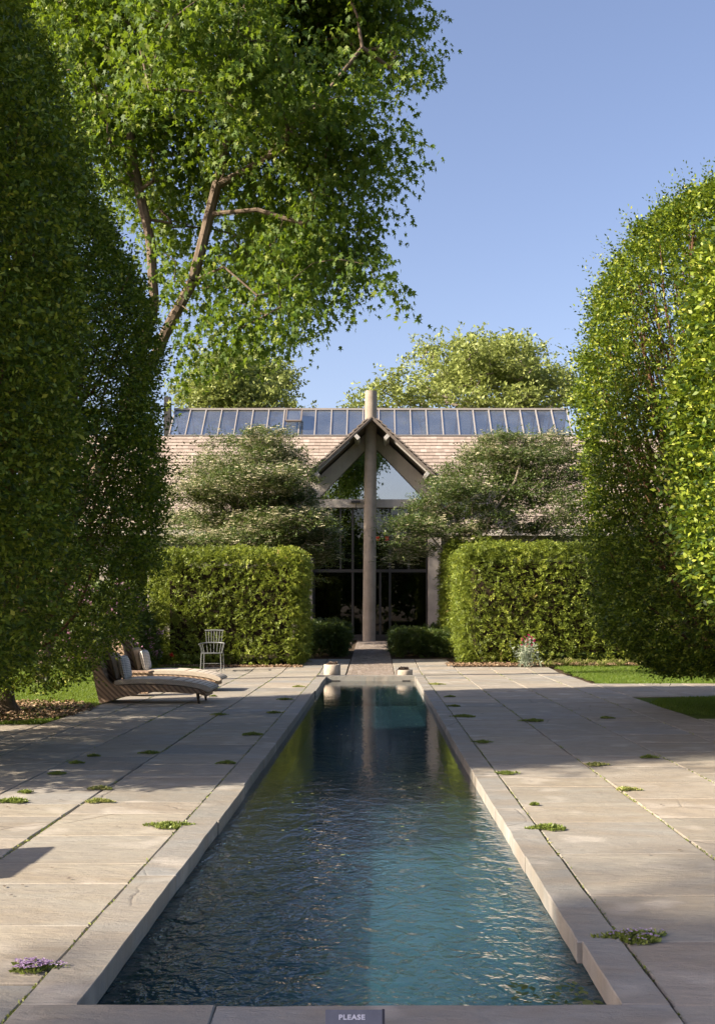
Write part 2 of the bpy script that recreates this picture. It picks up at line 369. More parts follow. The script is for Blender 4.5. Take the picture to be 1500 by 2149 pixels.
# base ground: a ring of sheets round the pool hole, in one mesh reaching the horizon
xs = [-1500, -60, -20, PX0-.05, PX1+.05, 20, 60, 1500]; ys = [-1500, -60, PY0-.05, PY1+.05, 25, 28, 31, 34, 36.6, 60, 1500]
V_ = [(x, y, gz(y) - .055) for y in ys for x in xs]; nx = len(xs)
F_ = [[j*nx+i, j*nx+i+1, (j+1)*nx+i+1, (j+1)*nx+i] for j in range(len(ys)-1) for i in range(nx-1) if not (i == 3 and j == 2)]
me = bpy.data.meshes.new('ground'); me.from_pydata(V_, [], F_); me.update(); tag(link('ground', me, M['soil']), kind='structure')

def slab(mb, x0, x1, y0, y1, z=0.0, th=.045, gap=.005, gx=.006, r=None, jit=.004, tilt=.0025):
    """one paving slab with slightly irregular arrises, top following the ground"""
    x0 += gx; x1 -= gx; y0 += gap; y1 -= gap
    n = max(2, int((x1-x0)/.16)); m = max(2, int((y1-y0)/.16))
    P = []
    for i in range(n): P.append((x0 + (x1-x0)*i/n, y0))
    for i in range(m): P.append((x1, y0 + (y1-y0)*i/m))
    for i in range(n): P.append((x1 - (x1-x0)*i/n, y1))
    for i in range(m): P.append((x0, y1 - (y1-y0)*i/m))
    tx = random.gauss(0, tilt); ty = random.gauss(0, tilt); dz = random.gauss(0, .0015)
    xm = (x0+x1)/2; ym = (y0+y1)/2
    ca = (x1-x0, y1-y0)
    J = [(random.gauss(0, jit*.6), random.gauss(0, jit*.6)) for _ in P]
    zt = lambda x, y: z + gz(y) + dz + tx*(x-xm) + ty*(y-ym)
    top = []; mid = []; bot = []
    for (x, y), (a, b) in zip(P, J):
        x += a; y += b
        ix = x + (xm-x)/max(.2, abs(x1-x0)/2)*.006; iy = y + (ym-y)/max(.2, abs(y1-y0)/2)*.006
        top.append((ix, iy, zt(ix, iy))); mid.append((x, y, zt(x, y)-.006)); bot.append((x, y, zt(x, y)-th))
    k = len(P); f = [list(range(k))]
    for i in range(k):
        j = (i+1) % k; f.append([k+i, k+j, j, i]); f.append([2*k+i, 2*k+j, k+j, k+i])
    mb.add(top + mid + bot, f, r)
# terrace layout (columns of slabs left and right of the coping; lawns cut in)
mb = MB()
def is_lawn(x, y):
    if x < -4.45 and y > 13.6: return True
    if x > 4.5 and 14.3 < y < 18.0: return True
    if x > 4.7 and 21.3 < y: return True
    return False
def courses(y0, y1, off, mean=.75):
    ys = [y0]; y = y0 + off
    while y < y1 - .3:
        ys.append(y); y += mean * random.choice([1, 1, 1, 1.0, .62, 1.25])
    ys.append(y1); return ys
YEND = 26.6
def column(xa, xb, y0, y1, off):
    c = courses(y0, y1, off)
    for a, b in zip(c[:-1], c[1:]):
        xm = (xa+xb)/2; ym = (a+b)/2
        if is_lawn(xm, ym): continue
        slab(mb, xa, xb, a, b, gap=random.choice([.003,.004,.006,.009]), gx=.006 + random.random()*.006)
lx = [-1.352, -2.28, -3.08, -3.9, -4.42]; rx = [1.122, 2.05, 2.96, 3.88, 4.5]
for i in range(len(lx)-1): column(lx[i+1], lx[i], .6, YEND, [.35,.35,.6,.1][i])
for i in range(len(rx)-1): column(rx[i], rx[i+1], .6, YEND if i < 3 else YEND, [.3,.3,.55,.12][i])
x = -4.42
for wd in (.95,.95,.9,1.0,.95): column(x-wd, x, .6, 13.6, random.random()*.6); x -= wd
x = 4.5
for wd in (.95,.9,.95,1,.95,.9,.95):
    column(x, x+wd, .6, 14.3, random.random()*.6); column(x, x+wd, 18.0, 21.3, .4+random.random()*.4); x += wd
for (a, b) in ((-.68-1.3, -.68), (.45, 1.75), (-3.4,-1.98), (1.75,3.2)):
    pass
# strip beyond the far coping, both sides of the brick path, and dark slabs between the hedges
for xa, xb, y0, y1 in ((-1.352,-.70,23.63,29.3),(.47,1.122,23.63,29.3)):
    column(xa, xb, y0, y1, .7)
for xa, xb in ((-2.28,-1.352),(1.122,2.05)): column(xa, xb, YEND, 29.3, .7)
pav = mb.build('paving', M['slab'], fixn=False); tag(pav, kind='structure')
# brick path
mb = MB(); y = 23.64
while y < 39.6:
    x = -.68; row = int(y/.13)
    while x < .45:
        wd = .085 + random.random()*.05; x1 = min(x+wd, .46)
        if x1 - x > .03:
            slab(mb, x, x1, y, y+.125, z=-.004, gap=.006, gx=.005, jit=.003, tilt=.02)
        x = x1
    y += .13
# brick apron round the column
for j in range(10):
    y = 36.6 + j*.3
    for i in range(18):
        x = -2.3 + i*.24
        if x+.24 < -.68 or x > .46: slab(mb, x, x+.24, y, y+.3, z=-.003, gap=.008, gx=.008, jit=.004)
tag(mb.build('brick_path', M['sett'], fixn=False), kind='structure')

# ------------------------------------------------------------------ pool
WL = -.09
pool = empty('swimming_pool', (-.1, 13.6, 0), 'long narrow lap pool with dark water and bluestone edging running to the house', 'pool')
mb = MB()
def coprow(x0, x1, ya, yb, step, off):
    y = ya; first = True
    while y < yb - .01:
        y1 = y + (off if first else step); first = False
        if yb - y1 < .4: y1 = yb
        dx = random.gauss(0, .006)
        slab(mb, x0 + (dx if x0 > 0 else 0), x1 + (dx if x0 < 0 else 0), y, min(y1, yb), z=.012, th=.10, gap=.002, gx=.002, jit=.003, tilt=.0015); y = y1
coprow(-1.345, PX0+.012, PY0-.0, PY1, 1.5, 1.9); coprow(PX1-.012, 1.115, 4.62, PY1, 1.52, 1.6)
slab(mb, PX1+.012, 1.115, PY0-.0, 4.62, z=.012, th=.10, gap=.002, gx=.002)     # the nearest stone sits back a little
slab(mb, -1.345, -.2, PY1, PY1+.25, z=.03, th=.12, gap=.0, gx=.001); slab(mb, -.2, 1.115, PY1, PY1+.25, z=.03, th=.12, gap=0, gx=.001)
slab(mb, -1.345, -.6, PY0-.30, PY0, z=.012, th=.1, gap=0, gx=.001); slab(mb, -.6, 1.115, PY0-.30, PY0, z=.012, th=.1, gap=0, gx=.001)
mb.build('coping', M['coping'], pool, fixn=False)
mb = MB(); D = -.66; e = .03
mb.add([(PX0-e,PY0-e,-.09),(PX1+e,PY0-e,-.09),(PX1+e,PY1+e,-.09),(PX0-e,PY1+e,-.09),(PX0-e,PY0-e,D),(PX1+e,PY0-e,D),(PX1+e,PY1+e,D),(PX0-e,PY1+e,D)],
       [[0,1,5,4],[1,2,6,5],[2,3,7,6],[3,0,4,7]])
mb.build('basin_wall', M['pebble'], pool, fixn=False)
mb = MB(); mb.box(PX0-e, PX1+e, PY0-e, PY1+e, D-.1, D-.002); mb.build('basin_floor', M['plaster'], pool)
for px in (705, 852): mb = MB(); mb.box((px-CX)/F*PY1-.09, (px-CX)/F*PY1+.09, PY1-.005, PY1+.025, -.088, -.072); mb.build('skimmer_slot', M['dark_metal'], pool)
wt = sheet('pool_water', np.linspace(PX0-.028, PX1+.028, 3), np.linspace(PY0-.028, PY1+.028, 12), lambda x, y: WL, M['water']); tag(wt, kind='structure')

# ------------------------------------------------------------------ foliage tools
def unit(v): return v / np.maximum(np.linalg.norm(v, axis=-1, keepdims=True), 1e-9)
def leaves(P, Dv, N, L, Wd, fold=.18, tipz=.0):
    """kite leaves: base P, direction Dv, normal N, length L, width Wd -> (n,4,3)"""
    L = np.broadcast_to(np.asarray(L, float).reshape(-1, 1) if np.ndim(L) else L, (len(P), 1)); 
    Sd = unit(np.cross(Dv, N)); N = np.cross(Sd, Dv)
    w_ = L * Wd
    a = P; c = P + Dv*L - N*L*tipz
    b = P + Dv*L*.45 + Sd*w_*.5 + N*w_*fold; d = P + Dv*L*.45 - Sd*w_*.5 + N*w_*fold
    return np.stack([a, b, c, d], 1)
def sprays(B, Dv, length, n, leaf, wd=.5, droop=.25, spread=.9, upn=.6, jit=.35, twig=False):
    """each base point carries a twig with n leaves alternating left and right"""
    S_ = len(B); Dv = unit(Dv)
    length = np.broadcast_to(length, (S_,))
    up = np.array([0, 0, 1.0]); nrm = unit(up*upn + rs.normal(0, .5, (S_, 3)) + Dv*.1)
    side = unit(np.cross(Dv, nrm))
    t = (np.arange(n) + .7) / n
    sg = np.where(np.arange(n) % 2 == 0, 1.0, -1.0); sg[-1] = 0
    P = B[:, None] + Dv[:, None]*(t[None, :, None]*length[:, None, None])
    P[..., 2] -= droop*(t[None]**2)*length[:, None]
    dd = Dv[:, None]*(1 - .35*abs(sg)[None, :, None]) + side[:, None]*sg[None, :, None]*spread
    dd = dd + rs.normal(0, jit, P.shape); dd[..., 2] -= droop*.8*t[None]
    dd = unit(dd); nn = unit(nrm[:, None] + rs.normal(0, jit, P.shape))
    Ls = leaf*(.7 + .5*rs.rand(S_*n))
    return leaves(P.reshape(-1, 3), dd.reshape(-1, 3), nn.reshape(-1, 3), Ls, wd)
def leafobj(name, Q, mat, parent, rnd=None):
    k = Q.shape[1]
    if rnd is None: rnd = np.clip(rs.beta(2, 2.4, len(Q)), 0, 1)
    return link(name, npmesh(name, Q.reshape(-1, 3), k, rnd), mat, parent)
def segtubes(P0, P1, R0, R1, n=6):
    P0 = np.asarray(P0, float); P1 = np.asarray(P1, float); R0 = np.asarray(R0, float)[:, None, None]; R1 = np.asarray(R1, float)[:, None, None]
    d = unit(P1 - P0); h = np.where(abs(d[:, 2:3]) < .95, np.array([[0, 0, 1.0]]), np.array([[1.0, 0, 0]]))
    u = unit(np.cross(d, h)); v = np.cross(d, u)
    a = np.arange(n)*2*np.pi/n
    ring = u[:, None]*np.cos(a)[None, :, None] + v[:, None]*np.sin(a)[None, :, None]
    A = P0[:, None] + ring*R0; B = P1[:, None] + ring*R1
    A2 = np.roll(A, -1, 1); B2 = np.roll(B, -1, 1)
    return np.stack([A, A2, B2, B], 2).reshape(-1, 3)
def vnoise(P, sc, seed=0):
    """cheap smooth pseudo noise in [-1,1]"""
    r = np.random.RandomState(seed); out = np.zeros(len(P))
    for k in range(5):
        f = r.normal(0, 1, 3)*sc*(1 + k*.5); out += np.sin(P @ f + r.rand()*6.28)/(1 + k*.4)
    return out/2.6
def skeleton(mains, clusters, step=.5, tip=.008, expo=2.2, sag=.06):
    """mains: polylines (first starts at the root); returns node arrays and radii"""
    P = []; par = []
    for pl in mains:
        pl = [np.array(q, float) for q in pl]
        if not P: P.append(pl[0]); par.append(-1); cur = 0
        else:
            A = np.array(P); cur = int(np.argmin(((A - pl[0])**2).sum(1)))
        for q in pl[1:]:
            a = P[cur]; m = max(1, int(np.linalg.norm(q-a)/step))
            for k in range(1, m+1):
                pt = a + (q-a)*k/m + (rs.normal(0, .02*step, 3) if k < m else 0)
                P.append(pt); par.append(cur); cur = len(P)-1
    A = np.array(P); dist = np.sqrt((((clusters[:, None] - A[None])**2).sum(2)).min(1))
    ends = []
    for i in np.argsort(dist):
        c = clusters[i]; A = np.array(P)
        dv = c - A; dd = np.linalg.norm(dv, axis=1) + np.maximum(0, A[:, 2]-c[2])*.9
        j = int(np.argmin(dd)); a = A[j]; L_ = np.linalg.norm(c-a); m = max(1, int(L_/step)); cur = j
        bend = rs.normal(0, .08*L_, 3); bend[2] += abs(rs.normal(0, .1))*L_
        for k in range(1, m+1):
            s_ = k/m; P.append(a + (c-a)*s_ + bend*s_*(1-s_)*2); par.append(cur); cur = len(P)-1
        ends.append(cur)
    n = len(P); par = np.array(par); acc = np.zeros(n)
    haskid = np.zeros(n, bool); haskid[par[par >= 0]] = True
    acc[~haskid] = tip**expo
    for i in range(n-1, 0, -1): acc[par[i]] += acc[i]
    return np.array(P), par, acc**(1/expo)
def woodobj(name, P, par, rad, mat, parent, n=6, rmax=None, taper=None):
    i = np.arange(1, len(P)); rr = rad.copy()
    if rmax: rr = np.minimum(rr, rmax)
    r0 = rr[par[i]]; r0 = np.minimum(r0, rr[i]*1.35)
    return link(name, npmesh(name, segtubes(P[par[i]], P[i], r0, rr[i], n), 4, None, True), mat, parent)

# ------------------------------------------------------------------ house
YF = 40.3; XC = -.15; G0 = .36
house = empty('house', (XC, YF, G0), 'low pitched house with pinkish tiled roof, ridge skylight and glazed central gable behind the dogwoods', 'house')
def tiles(mb, o, u, ulen, v, vlen, n, expo=.236, wd=.25, th=.022, lift=.034, skip=None):
    o = Vector(o); u = Vector(u).normalized(); v = Vector(v).normalized(); n = Vector(n).normalized()
    rows = int(vlen/expo)
    for i in range(rows):
        s_ = (i % 2)*wd*.5 * .9 + random.random()*.02; x = -s_
        while x < ulen:
            w_ = wd*(.92+.16*random.random()); a = max(x, 0); b = min(x+w_, ulen)
            if b - a > .03:
                p = o + u*(a+.003) + v*(i*expo) + n*(lift + random.random()*.006)
                if skip is None or not skip(p.x + (b-a)/2, p):
                    mb.obox(p, u*(b-a-.006), v*expo*1.12 - n*lift, n*th, min(1, max(0, random.gauss(.5, .22))))
            x += w_
s45 = math.sqrt(.5)
BX0, BX1 = XC-2.25, XC+2.25
mb = MB()
tiles(mb, (-13, 40.0, 4.72), (1,0,0), 26.2, (0,s45,s45), 6.16, (0,-s45,s45), skip=lambda x, p: BX0 < x < BX1 and p.z < 8.5 and abs(x-XC) < (8.9-p.z)*1.05)
roof = mb.build('roof', M['tile'], house, fixn=False)
mb = MB()    # decking under the tiles, cut for the gable bay
for xa, xb in ((-13, BX0), (BX1, 13.2)): mb.obox((xa, 40.02, 4.68), (xb-xa,0,0), (0,4.36,4.36), (0,.06,-.06))
mb.obox((BX0, 43.9, 8.56), (BX1-BX0,0,0), (0,.48,.48), (0,.06,-.06))
mb.obox((-13, 47.2, 9.08), (26.2,0,0), (0,4.4,-4.4), (0,-.06,-.06))
mb.build('roof_deck', M['bronze'], house)
for xa, xb in ((-13, BX0-.2), (BX1+.2, 13.2)): mb = MB(); mb.box(xa, xb, 39.93, 40.02, 4.46, 4.70); mb.build('fascia', M['beam'], house)
# walls
mb = MB()
for xa, xb in ((-12.8, -3.0), (2.6, 13.0)):
    mb.box(xa, xb, 40.6, 40.8, G0-.4, 1.0); mb.box(xa, xb, 40.6, 40.8, 3.3, 4.9)
    x = xa
    while x < xb - .3: mb.box(x, x+.35, 40.6, 40.8, 1.0, 3.3); x += 1.9
for x in (-12.8, 12.8): mb.box(x, x+.2, 40.8, 51.4, G0-.4, 4.9); mb.poly([(x, 40.8, 4.9), (x, 51.4, 4.9), (x, 46.1, 10.1)], (.2, 0, 0))
mb.box(-12.6, 12.8, 51.2, 51.4, G0-.4, 4.9)
for x in (BX0, BX1-.16): mb.box(x, x+.16, YF+.05, 44.6, 3.2, 6.75)
mb.build('wall', M['wall'], house, .01)
for xa, xb in ((-12.6, -3.0), (2.6, 12.8)): mb = MB(); mb.box(xa, xb, 41.0, 41.05, .6, 3.4); mb.build('side_window', M['glass'], house)
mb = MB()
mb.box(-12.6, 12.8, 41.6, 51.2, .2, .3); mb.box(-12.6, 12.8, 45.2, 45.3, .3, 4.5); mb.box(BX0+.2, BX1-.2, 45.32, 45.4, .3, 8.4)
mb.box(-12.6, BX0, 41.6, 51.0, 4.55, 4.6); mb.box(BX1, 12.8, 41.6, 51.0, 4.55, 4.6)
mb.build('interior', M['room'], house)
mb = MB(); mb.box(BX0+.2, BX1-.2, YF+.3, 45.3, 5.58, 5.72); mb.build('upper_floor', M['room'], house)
# piers and the tall column
for (a, b) in ((-2.96, -2.45), (2.07, 2.58)):
    mb = MB(); mb.box(a, b, YF-.32, YF+.2, G0-.3, 6.35); mb.build('pier', M['wall'], house, .012)
mb = MB(); n = 14
cxb, cxt = (774-CX)/F*39.6, (778.5-CX)/F*39.6
pts = [(cxb + (cxt-cxb)*k/n, 39.6, .2 + (10.0-.2)*k/n) for k in range(n+1)]
mb.tube(pts, [.252 - .022*k/n for k in range(n+1)], 32)
mb.build('column', M['column'], house)
# gable roof
RT = .93; HW = 2.36; YG = 38.55; RZ = 8.80; sl_ = math.sqrt(1+RT*RT)
dz = HW*RT
for sgn, nm in ((-1, 'gable_roof'), (1, 'gable_roof')):
    dn = Vector((sgn, 0, -RT)).normalized(); nn = Vector((sgn*RT, 0, 1)).normalized()
    Lr = HW*sl_
    eave = Vector((XC+.03, YG, RZ)) + dn*Lr
    mb = MB()
    tiles(mb, eave + nn*.05, (0,1,0), 5.6, -dn, Lr+.05, nn, expo=.235, wd=.26, th=.045, lift=.055)
    g = mb.build('gable_roof', M['slate'], house, fixn=False)
    mb = MB(); mb.obox(eave, (0,5.4,0), -dn*Lr, nn*.045); mb.obox(eave + Vector((0,.03,0)) - nn*.05, (0,.09,0), -dn*(Lr-.02), nn*.048); mb.build('roof_board', M['bronze'], g)
    for f_ in (.28, .92):      # purlin ends under the overhang
        mb = MB(); c = Vector((XC+.03, YG+.02, RZ)) + dn*Lr*f_ - nn*.05
        mb.obox(c - dn*.07 - nn*.20, (0,1.75,0), dn*.14, nn*.20); mb.build('purlin_end', M['white_metal'], g, .006)
    mb = MB()      # underside rake trim, pale
    mb.obox(eave + Vector((0,.13,0)) - nn*.10, (0,.05,0), -dn*(Lr*.62), nn*.05); mb.build('rake_trim', M['white_metal'], g)
    mb = MB()      # wide raking beam framing the gable glass
    ap_o = Vector((XC, YF-.18, RZ - .07)); 
    x_in = 2.12; z_ap = 8.08
    P_ = [(XC, YF-.18, RZ-.12), (XC+sgn*2.45, YF-.18, RZ-.12-2.45*RT), (XC+sgn*2.45, YF-.18, 5.75), (XC+sgn*x_in, YF-.18, 5.87), (XC, YF-.18, z_ap)]
    mb.poly(P_, (0,.22,0)); mb.build('raking_beam', M['beam'], house)
mb = MB(); mb.box(BX0-.1, BX1+.1, YF-.22, YF+.06, 5.56, 5.885); mb.build('cross_beam', M['beam'], house, .008)
# gable window
gw = MB(); gw.poly([(XC-2.11, YF, 5.88), (XC+2.11, YF, 5.88), (XC, YF, 8.07)], (0,.02,0)); gwo = gw.build('gable_window', M['gableglass'], house)
mb = MB()
for sgn in (-1, 1): mb.bar((XC+sgn*2.12, YF+.01, 5.9), (XC+sgn*.01, YF+.01, 8.06), .05, .06, (0,1,0))
mb.bar((XC+.12, YF+.0, 5.9), (XC+.12, YF+.0, 7.95), .05, .07, (0,1,0)); mb.build('frame', M['dark_metal'], gwo)
mb = MB()    # pale bars and panel modelled in place of a reflection in the gable glass
for a, b in (((-.95,6.0),(-.95,6.9)),((.55,6.0),(.55,6.75)),((-.95,6.85),(-.2,7.6)),((.55,6.7),(-.2,7.6))): mb.bar((a[0],42.2,a[1]),(b[0],42.2,b[1]),.22,.1,(0,1,0))
mb.box(-1.9,-1.15,42.4,42.5,5.9,6.6)
mb.build('reflection_bars', M['roomwhite'], house)
# lower glazing
gx = [-2.44, (740-CX)/F*YF, (818-CX)/F*YF, 2.07]; TZ = 1.5+(CY-1198)/F*YF
lw = MB(); lw.box(-2.44, 2.07, YF, YF+.02, G0+.05, 5.56); lwo = lw.build('glazed_wall', M['glass'], house)
mb = MB()
for x in (gx[0]+.03, gx[1], gx[2], gx[3]-.03, XC+.35): mb.box(x-.045, x+.045, YF-.06, YF-.002, G0+.02, TZ-.062 if x == XC+.35 else 5.555)
mb.box(-2.43, 2.06, YF-.075, YF-.004, TZ-.06, TZ+.06); mb.box(-2.43, 2.06, YF-.075, YF-.004, G0, G0+.22)
mb.box(1.28, 1.36, YF-.06, YF-.002, TZ+.062, 5.55); mb.box(-1.4, -1.32, YF-.06, YF-.002, TZ+.062, 5.55)
mb.build('mullion', M['dark_metal'], lwo)
mb = MB(); z = TZ+.12
while z < 5.3:
    mb.obox((-2.38, YF+.05, z), (4.4,0,0), (0,.08,.035), (0,-.004,.012)); z += .115
mb.build('louver_blind', M['louver'], lwo)
for px in (792, 812): mb = MB(); mb.box((px-CX)/F*YF-.09, (px-CX)/F*YF+.07, YF-.028, YF-.006, 4.28, 4.44); mb.build('red_notice', M['orange'], lwo)
mb = MB(); c = W(746, 1052, YF-.4); mb.box(c.x-.18, c.x+.18, c.y, c.y+.22, c.z-.05, c.z+.03); mb.tube([c+Vector((.02,-.02,-.06)), c+Vector((.03,-.06,-.3))], .02, 8)
mb.build('wall_lamp', M['dark_metal'], house)
# ridge skylight
SX0, SX1 = -8.92, 8.55; YA, ZA, YR, ZR = 44.42, 9.12, 45.80, 10.50
sky_ = MB(); sky_.obox((SX0, YA, ZA), (SX1-SX0,0,0), (0,YR-YA,ZR-ZA), (0,.012,-.012)); sg_ = sky_.build('skylight', M['skyglass'], house)
mb = MB(); mb.obox((SX0, YR+.04, ZR), (SX1-SX0,0,0), (0,YR-YA,ZA-ZR), (0,-.012,-.012)); mb.build('rear_pane', M['skyglass'], sg_)
mb = MB(); NB = 25
for i in range(NB+1):
    x = SX0 + (SX1-SX0)*i/NB
    mb.bar((x, YA-.02, ZA+.02), (x, YR-.02, ZR+.02), .045, .05, (0,-1,1))
mb.bar((SX0-.05, YR, ZR+.035), (SX1+.05, YR, ZR+.035), .12, .085); mb.bar((SX0-.04, YA-.045, ZA+.0), (SX1+.04, YA-.045, ZA+.0), .06, .055)
mb.build('glazing_bar', M['bar_metal'], sg_)
mb = MB()
for i in range(NB+1):
    x = SX0 + (SX1-SX0)*i/NB; mb.bar((x, YR+.08, ZR-.03), (x, 2*YR-YA+.04, ZA), .06, .09, (0,1,1))
mb.build('rear_bar', M['bronze'], sg_)
mb = MB(); mb.box(SX0-.15, SX1+.15, YA-.14, YA-.06, ZA-.20, ZA-.02); mb.box(SX0-.15, SX1+.15, YA-.22, YA-.16, ZA-.25, ZA-.16)  # dark base beam whose colour also stands for the shadow gap
mb.build('base_beam_shadow', M['dark_metal'], sg_)
mb = MB(); mb.box(SX0-.15, SX1+.15, YA-.36, YA-.25, ZA-.37, ZA-.275); mb.build('sill_board', M['white_metal'], sg_)
vp = W(617, 875, 45.3)
vv = MB(); vd = Vector((0,.75,.66)).normalized()
def vent(c, wv, hv, mat_frame):
    o = Vector(c); mb = MB(); a = o + Vector((-wv/2,0,0)); b = o + Vector((wv/2,0,0)); t_ = vd*hv
    for p, q in ((a, a+t_), (b, b+t_), (a, b), (a+t_, b+t_)): mb.bar(p, q, .06, .08, (0,-1,1))
    return mb
v0 = Vector((W(617,0,44.9).x, 44.55, 9.78))
fo = vent(v0, .66, .95, None).build('open_vent', M['bronze'], sg_)
mb = MB(); mb.obox(v0 + Vector((-.3,0,0)), (.6,0,0), vd*.93, (0,.01,-.012)); mb.build('vent_pane', M['skyglass'], fo)
mb = MB()
x = SX0+.04
for k in range(1, 5): mb.bar((SX0+.7*k/5, YA+.25, ZA+.2), (SX0+.7*k/5, YR+.2-.1, ZR-.0-.1), .022, .02, (0,-1,1))
for k in range(1, 8): mb.bar((SX0+.03, YA+.12+(YR-YA)*k/8, ZA+.07+(ZR-ZA)*k/8), (SX0+.66, YA+.12+(YR-YA)*k/8, ZA+.07+(ZR-ZA)*k/8), .022, .02, (0,-1,1))
mb.build('pane_grid', M['white_metal'], sg_)  # thin grid of pale bars inside the first pane
for px, z0, z1 in ((560,9.2,9.8),(893,9.2,9.9),(1030,9.2,9.8)): x = W(px,0,46).x; mb = MB(); mb.box(x-.16, x+.16, 46.0, 46.05, z0, z1); mb.build('inner_screen', M['roomwhite'], sg_)
mb = MB(); c = W(352, 860, 45.5); mb.box(c.x-.14, c.x+.14, 45.4, 45.7, 9.0, W(352,833,45.5).z); mb.build('vent_stack', M['dark_metal'], house)

# ------------------------------------------------------------------ hornbeams
def hornbeam(loc, prof, seed, label, nsp, leaf, twigs, shade_seed, ys=1.0, yo=0, thin=None, skirt=0):
    global rs
    rs = np.random.RandomState(seed)
    x0, y0 = loc
    root = empty('hornbeam_tree', (x0, y0, 0), label, 'tree', 'clipped hornbeams lining the terrace')
    zz = np.array([p[0] for p in prof]); rr = np.array([p[1] for p in prof])
    # sample z by surface area
    zs = np.linspace(zz[0], zz[-1], 400); rz = np.interp(zs, zz, rr); dr = np.gradient(rz, zs)
    wgt = (rz+.15)*np.sqrt(1+np.minimum(abs(dr), 6)**2); cdf = np.cumsum(wgt); cdf /= cdf[-1]
    z = np.interp(rs.rand(nsp), cdf, zs); r = np.interp(z, zz, rr); th = rs.rand(nsp)*2*np.pi
    P = np.stack([np.cos(th), np.sin(th), z*.55], 1)
    lump = 1 + .055*vnoise(P*1.5, 2.2, seed) + .07*vnoise(P*1.5, 5, seed+1) + .02*vnoise(P*1.5, 15, seed+4)
    depth = np.minimum(np.where(rs.rand(nsp) < .6, rs.exponential(.10, nsp), rs.exponential(.38, nsp)), 1.5)
    rad = np.maximum(r*lump - depth, .05)*np.where(rs.rand(nsp) < .02, 1.06, 1.0)
    B = np.stack([x0 + rad*np.cos(th), y0 + yo + ys*rad*np.sin(th), z + .10*vnoise(P, 4, seed+2)], 1)
    kp = ~((z < 2.1) & (rs.rand(nsp) < skirt))
    if thin:
        da = (th - R(thin[0]) + np.pi) % (2*np.pi) - np.pi; dd_ = np.sqrt((da/thin[2])**2 + ((z-thin[1])/thin[3])**2) + .25*vnoise(P, 5, seed+9)
        kp &= ~((dd_ < 1) & (rs.rand(nsp) < .80))
    B = B[kp]; th = th[kp]; z = z[kp]; nsp = int(kp.sum())
    slope = np.interp(z, zs, dr)
    Dv = np.stack([np.cos(th), np.sin(th), np.clip(-slope, -.2, 1.6)*.8 + .25 + rs.normal(0, .3, nsp)], 1) + rs.normal(0, .35, (nsp, 3))
    Q = sprays(B - unit(Dv)*.12, Dv, .16 + .18*rs.rand(nsp), 8, leaf, .55, .18, .95, .7, .42)
    # shoots poking out of the clipped surface
    k = rs.choice(nsp, nsp//15)
    Q2 = sprays(B[k], Dv[k] + np.array([0, 0, .6]), .30 + .35*rs.rand(len(k)), 9, leaf*.9, .5, .12, .9, .6, .3)
    leafobj('crown', np.concatenate([Q, Q2]), M['hornbeam'], root)
    # trunk and upright limbs
    P0 = []; P1 = []; R0 = []; R1 = []
    H = zz[-1]
    mb = MB(); mb.tube([(x0+.1, y0, -.12), (x0+.03, y0, .12), (x0, y0, .6), (x0+.03, y0+.03, H*.45), (x0, y0, H*.85)], [.24, .15, .125, .09, .03], 14)
    for i in range(twigs):
        a = rs.rand()*6.283; zb = .5 + rs.rand()*H*.45; zt = min(H*.96, zb + 1.5 + rs.rand()*3.5); rt = np.interp(zt, zz, rr)*(.80+.22*rs.rand()); rb = .05
        prev = np.array([x0, y0, zb]); mm = 5
        for s_ in range(1, mm+1):
            f = s_/mm; rrr = rb + (rt-rb)*f**.6; pt = np.array([x0+rrr*math.cos(a+.15*f), y0+yo*f+ys*rrr*math.sin(a+.15*f), zb+(zt-zb)*f**1.2]) + rs.normal(0, .04, 3)
            P0.append(prev); P1.append(pt); R0.append(.035*(1-.8*(f-1/mm))); R1.append(.035*(1-.8*f)); prev = pt
    mb.build('trunk', M['bark'], root)
    link('limbs', npmesh('limbs', segtubes(P0, P1, R0, R1, 5), 4, None, True), M['twig'], root)
hornbeam((-5.35, 10.2), [(.45,.9),(1.0,1.8),(1.8,2.15),(3,2.2),(5.0,2.2),(5.97,2.12),(6.45,2.02),(7.0,1.85),(8.2,1.6),(9.4,1.35),(10.3,.8),(10.9,.1)], 11,
         'tall dark clipped hornbeam at the left edge, nearest the camera', 32000, .068, 40, 1, 1.2, 0, None, .4)
hornbeam((-5.55, 15.3), [(.40,1.0),(.8,1.65),(1.4,2.15),(2.2,2.42),(5.4,2.48),(6.1,2.30),(6.8,1.95),(7.5,1.55),(8.2,1.35),(9.4,1.0),(10.2,.1)], 12,
         'tall clipped hornbeam behind the dark one, beside the wicker loungers', 31000, .064, 90, 2, .85, -.9, None, .62)
hornbeam((5.75, 15.6), [(.55,1.4),(1.2,2.25),(3,2.42),(4.5,2.5),(6.2,2.38),(7.1,1.95),(7.5,1.5),(7.8,1.0),(8.05,.1)], 13,
         'broad sunlit clipped hornbeam with reddish twigs and shaded lower half, beside the right hedge', 29000, .064, 180, 3, 1.0, 0, (-118, 5.7, .45, 1.5))
hornbeam((5.1, 10.3), [(1.1,.6),(1.4,1.45),(1.9,1.92),(3.3,1.98),(4.3,1.85),(5.25,1.70),(6.3,1.0),(6.8,.1)], 14,
         'sunlit clipped hornbeam cut by the right edge of the view', 22000, .070, 60, 4)

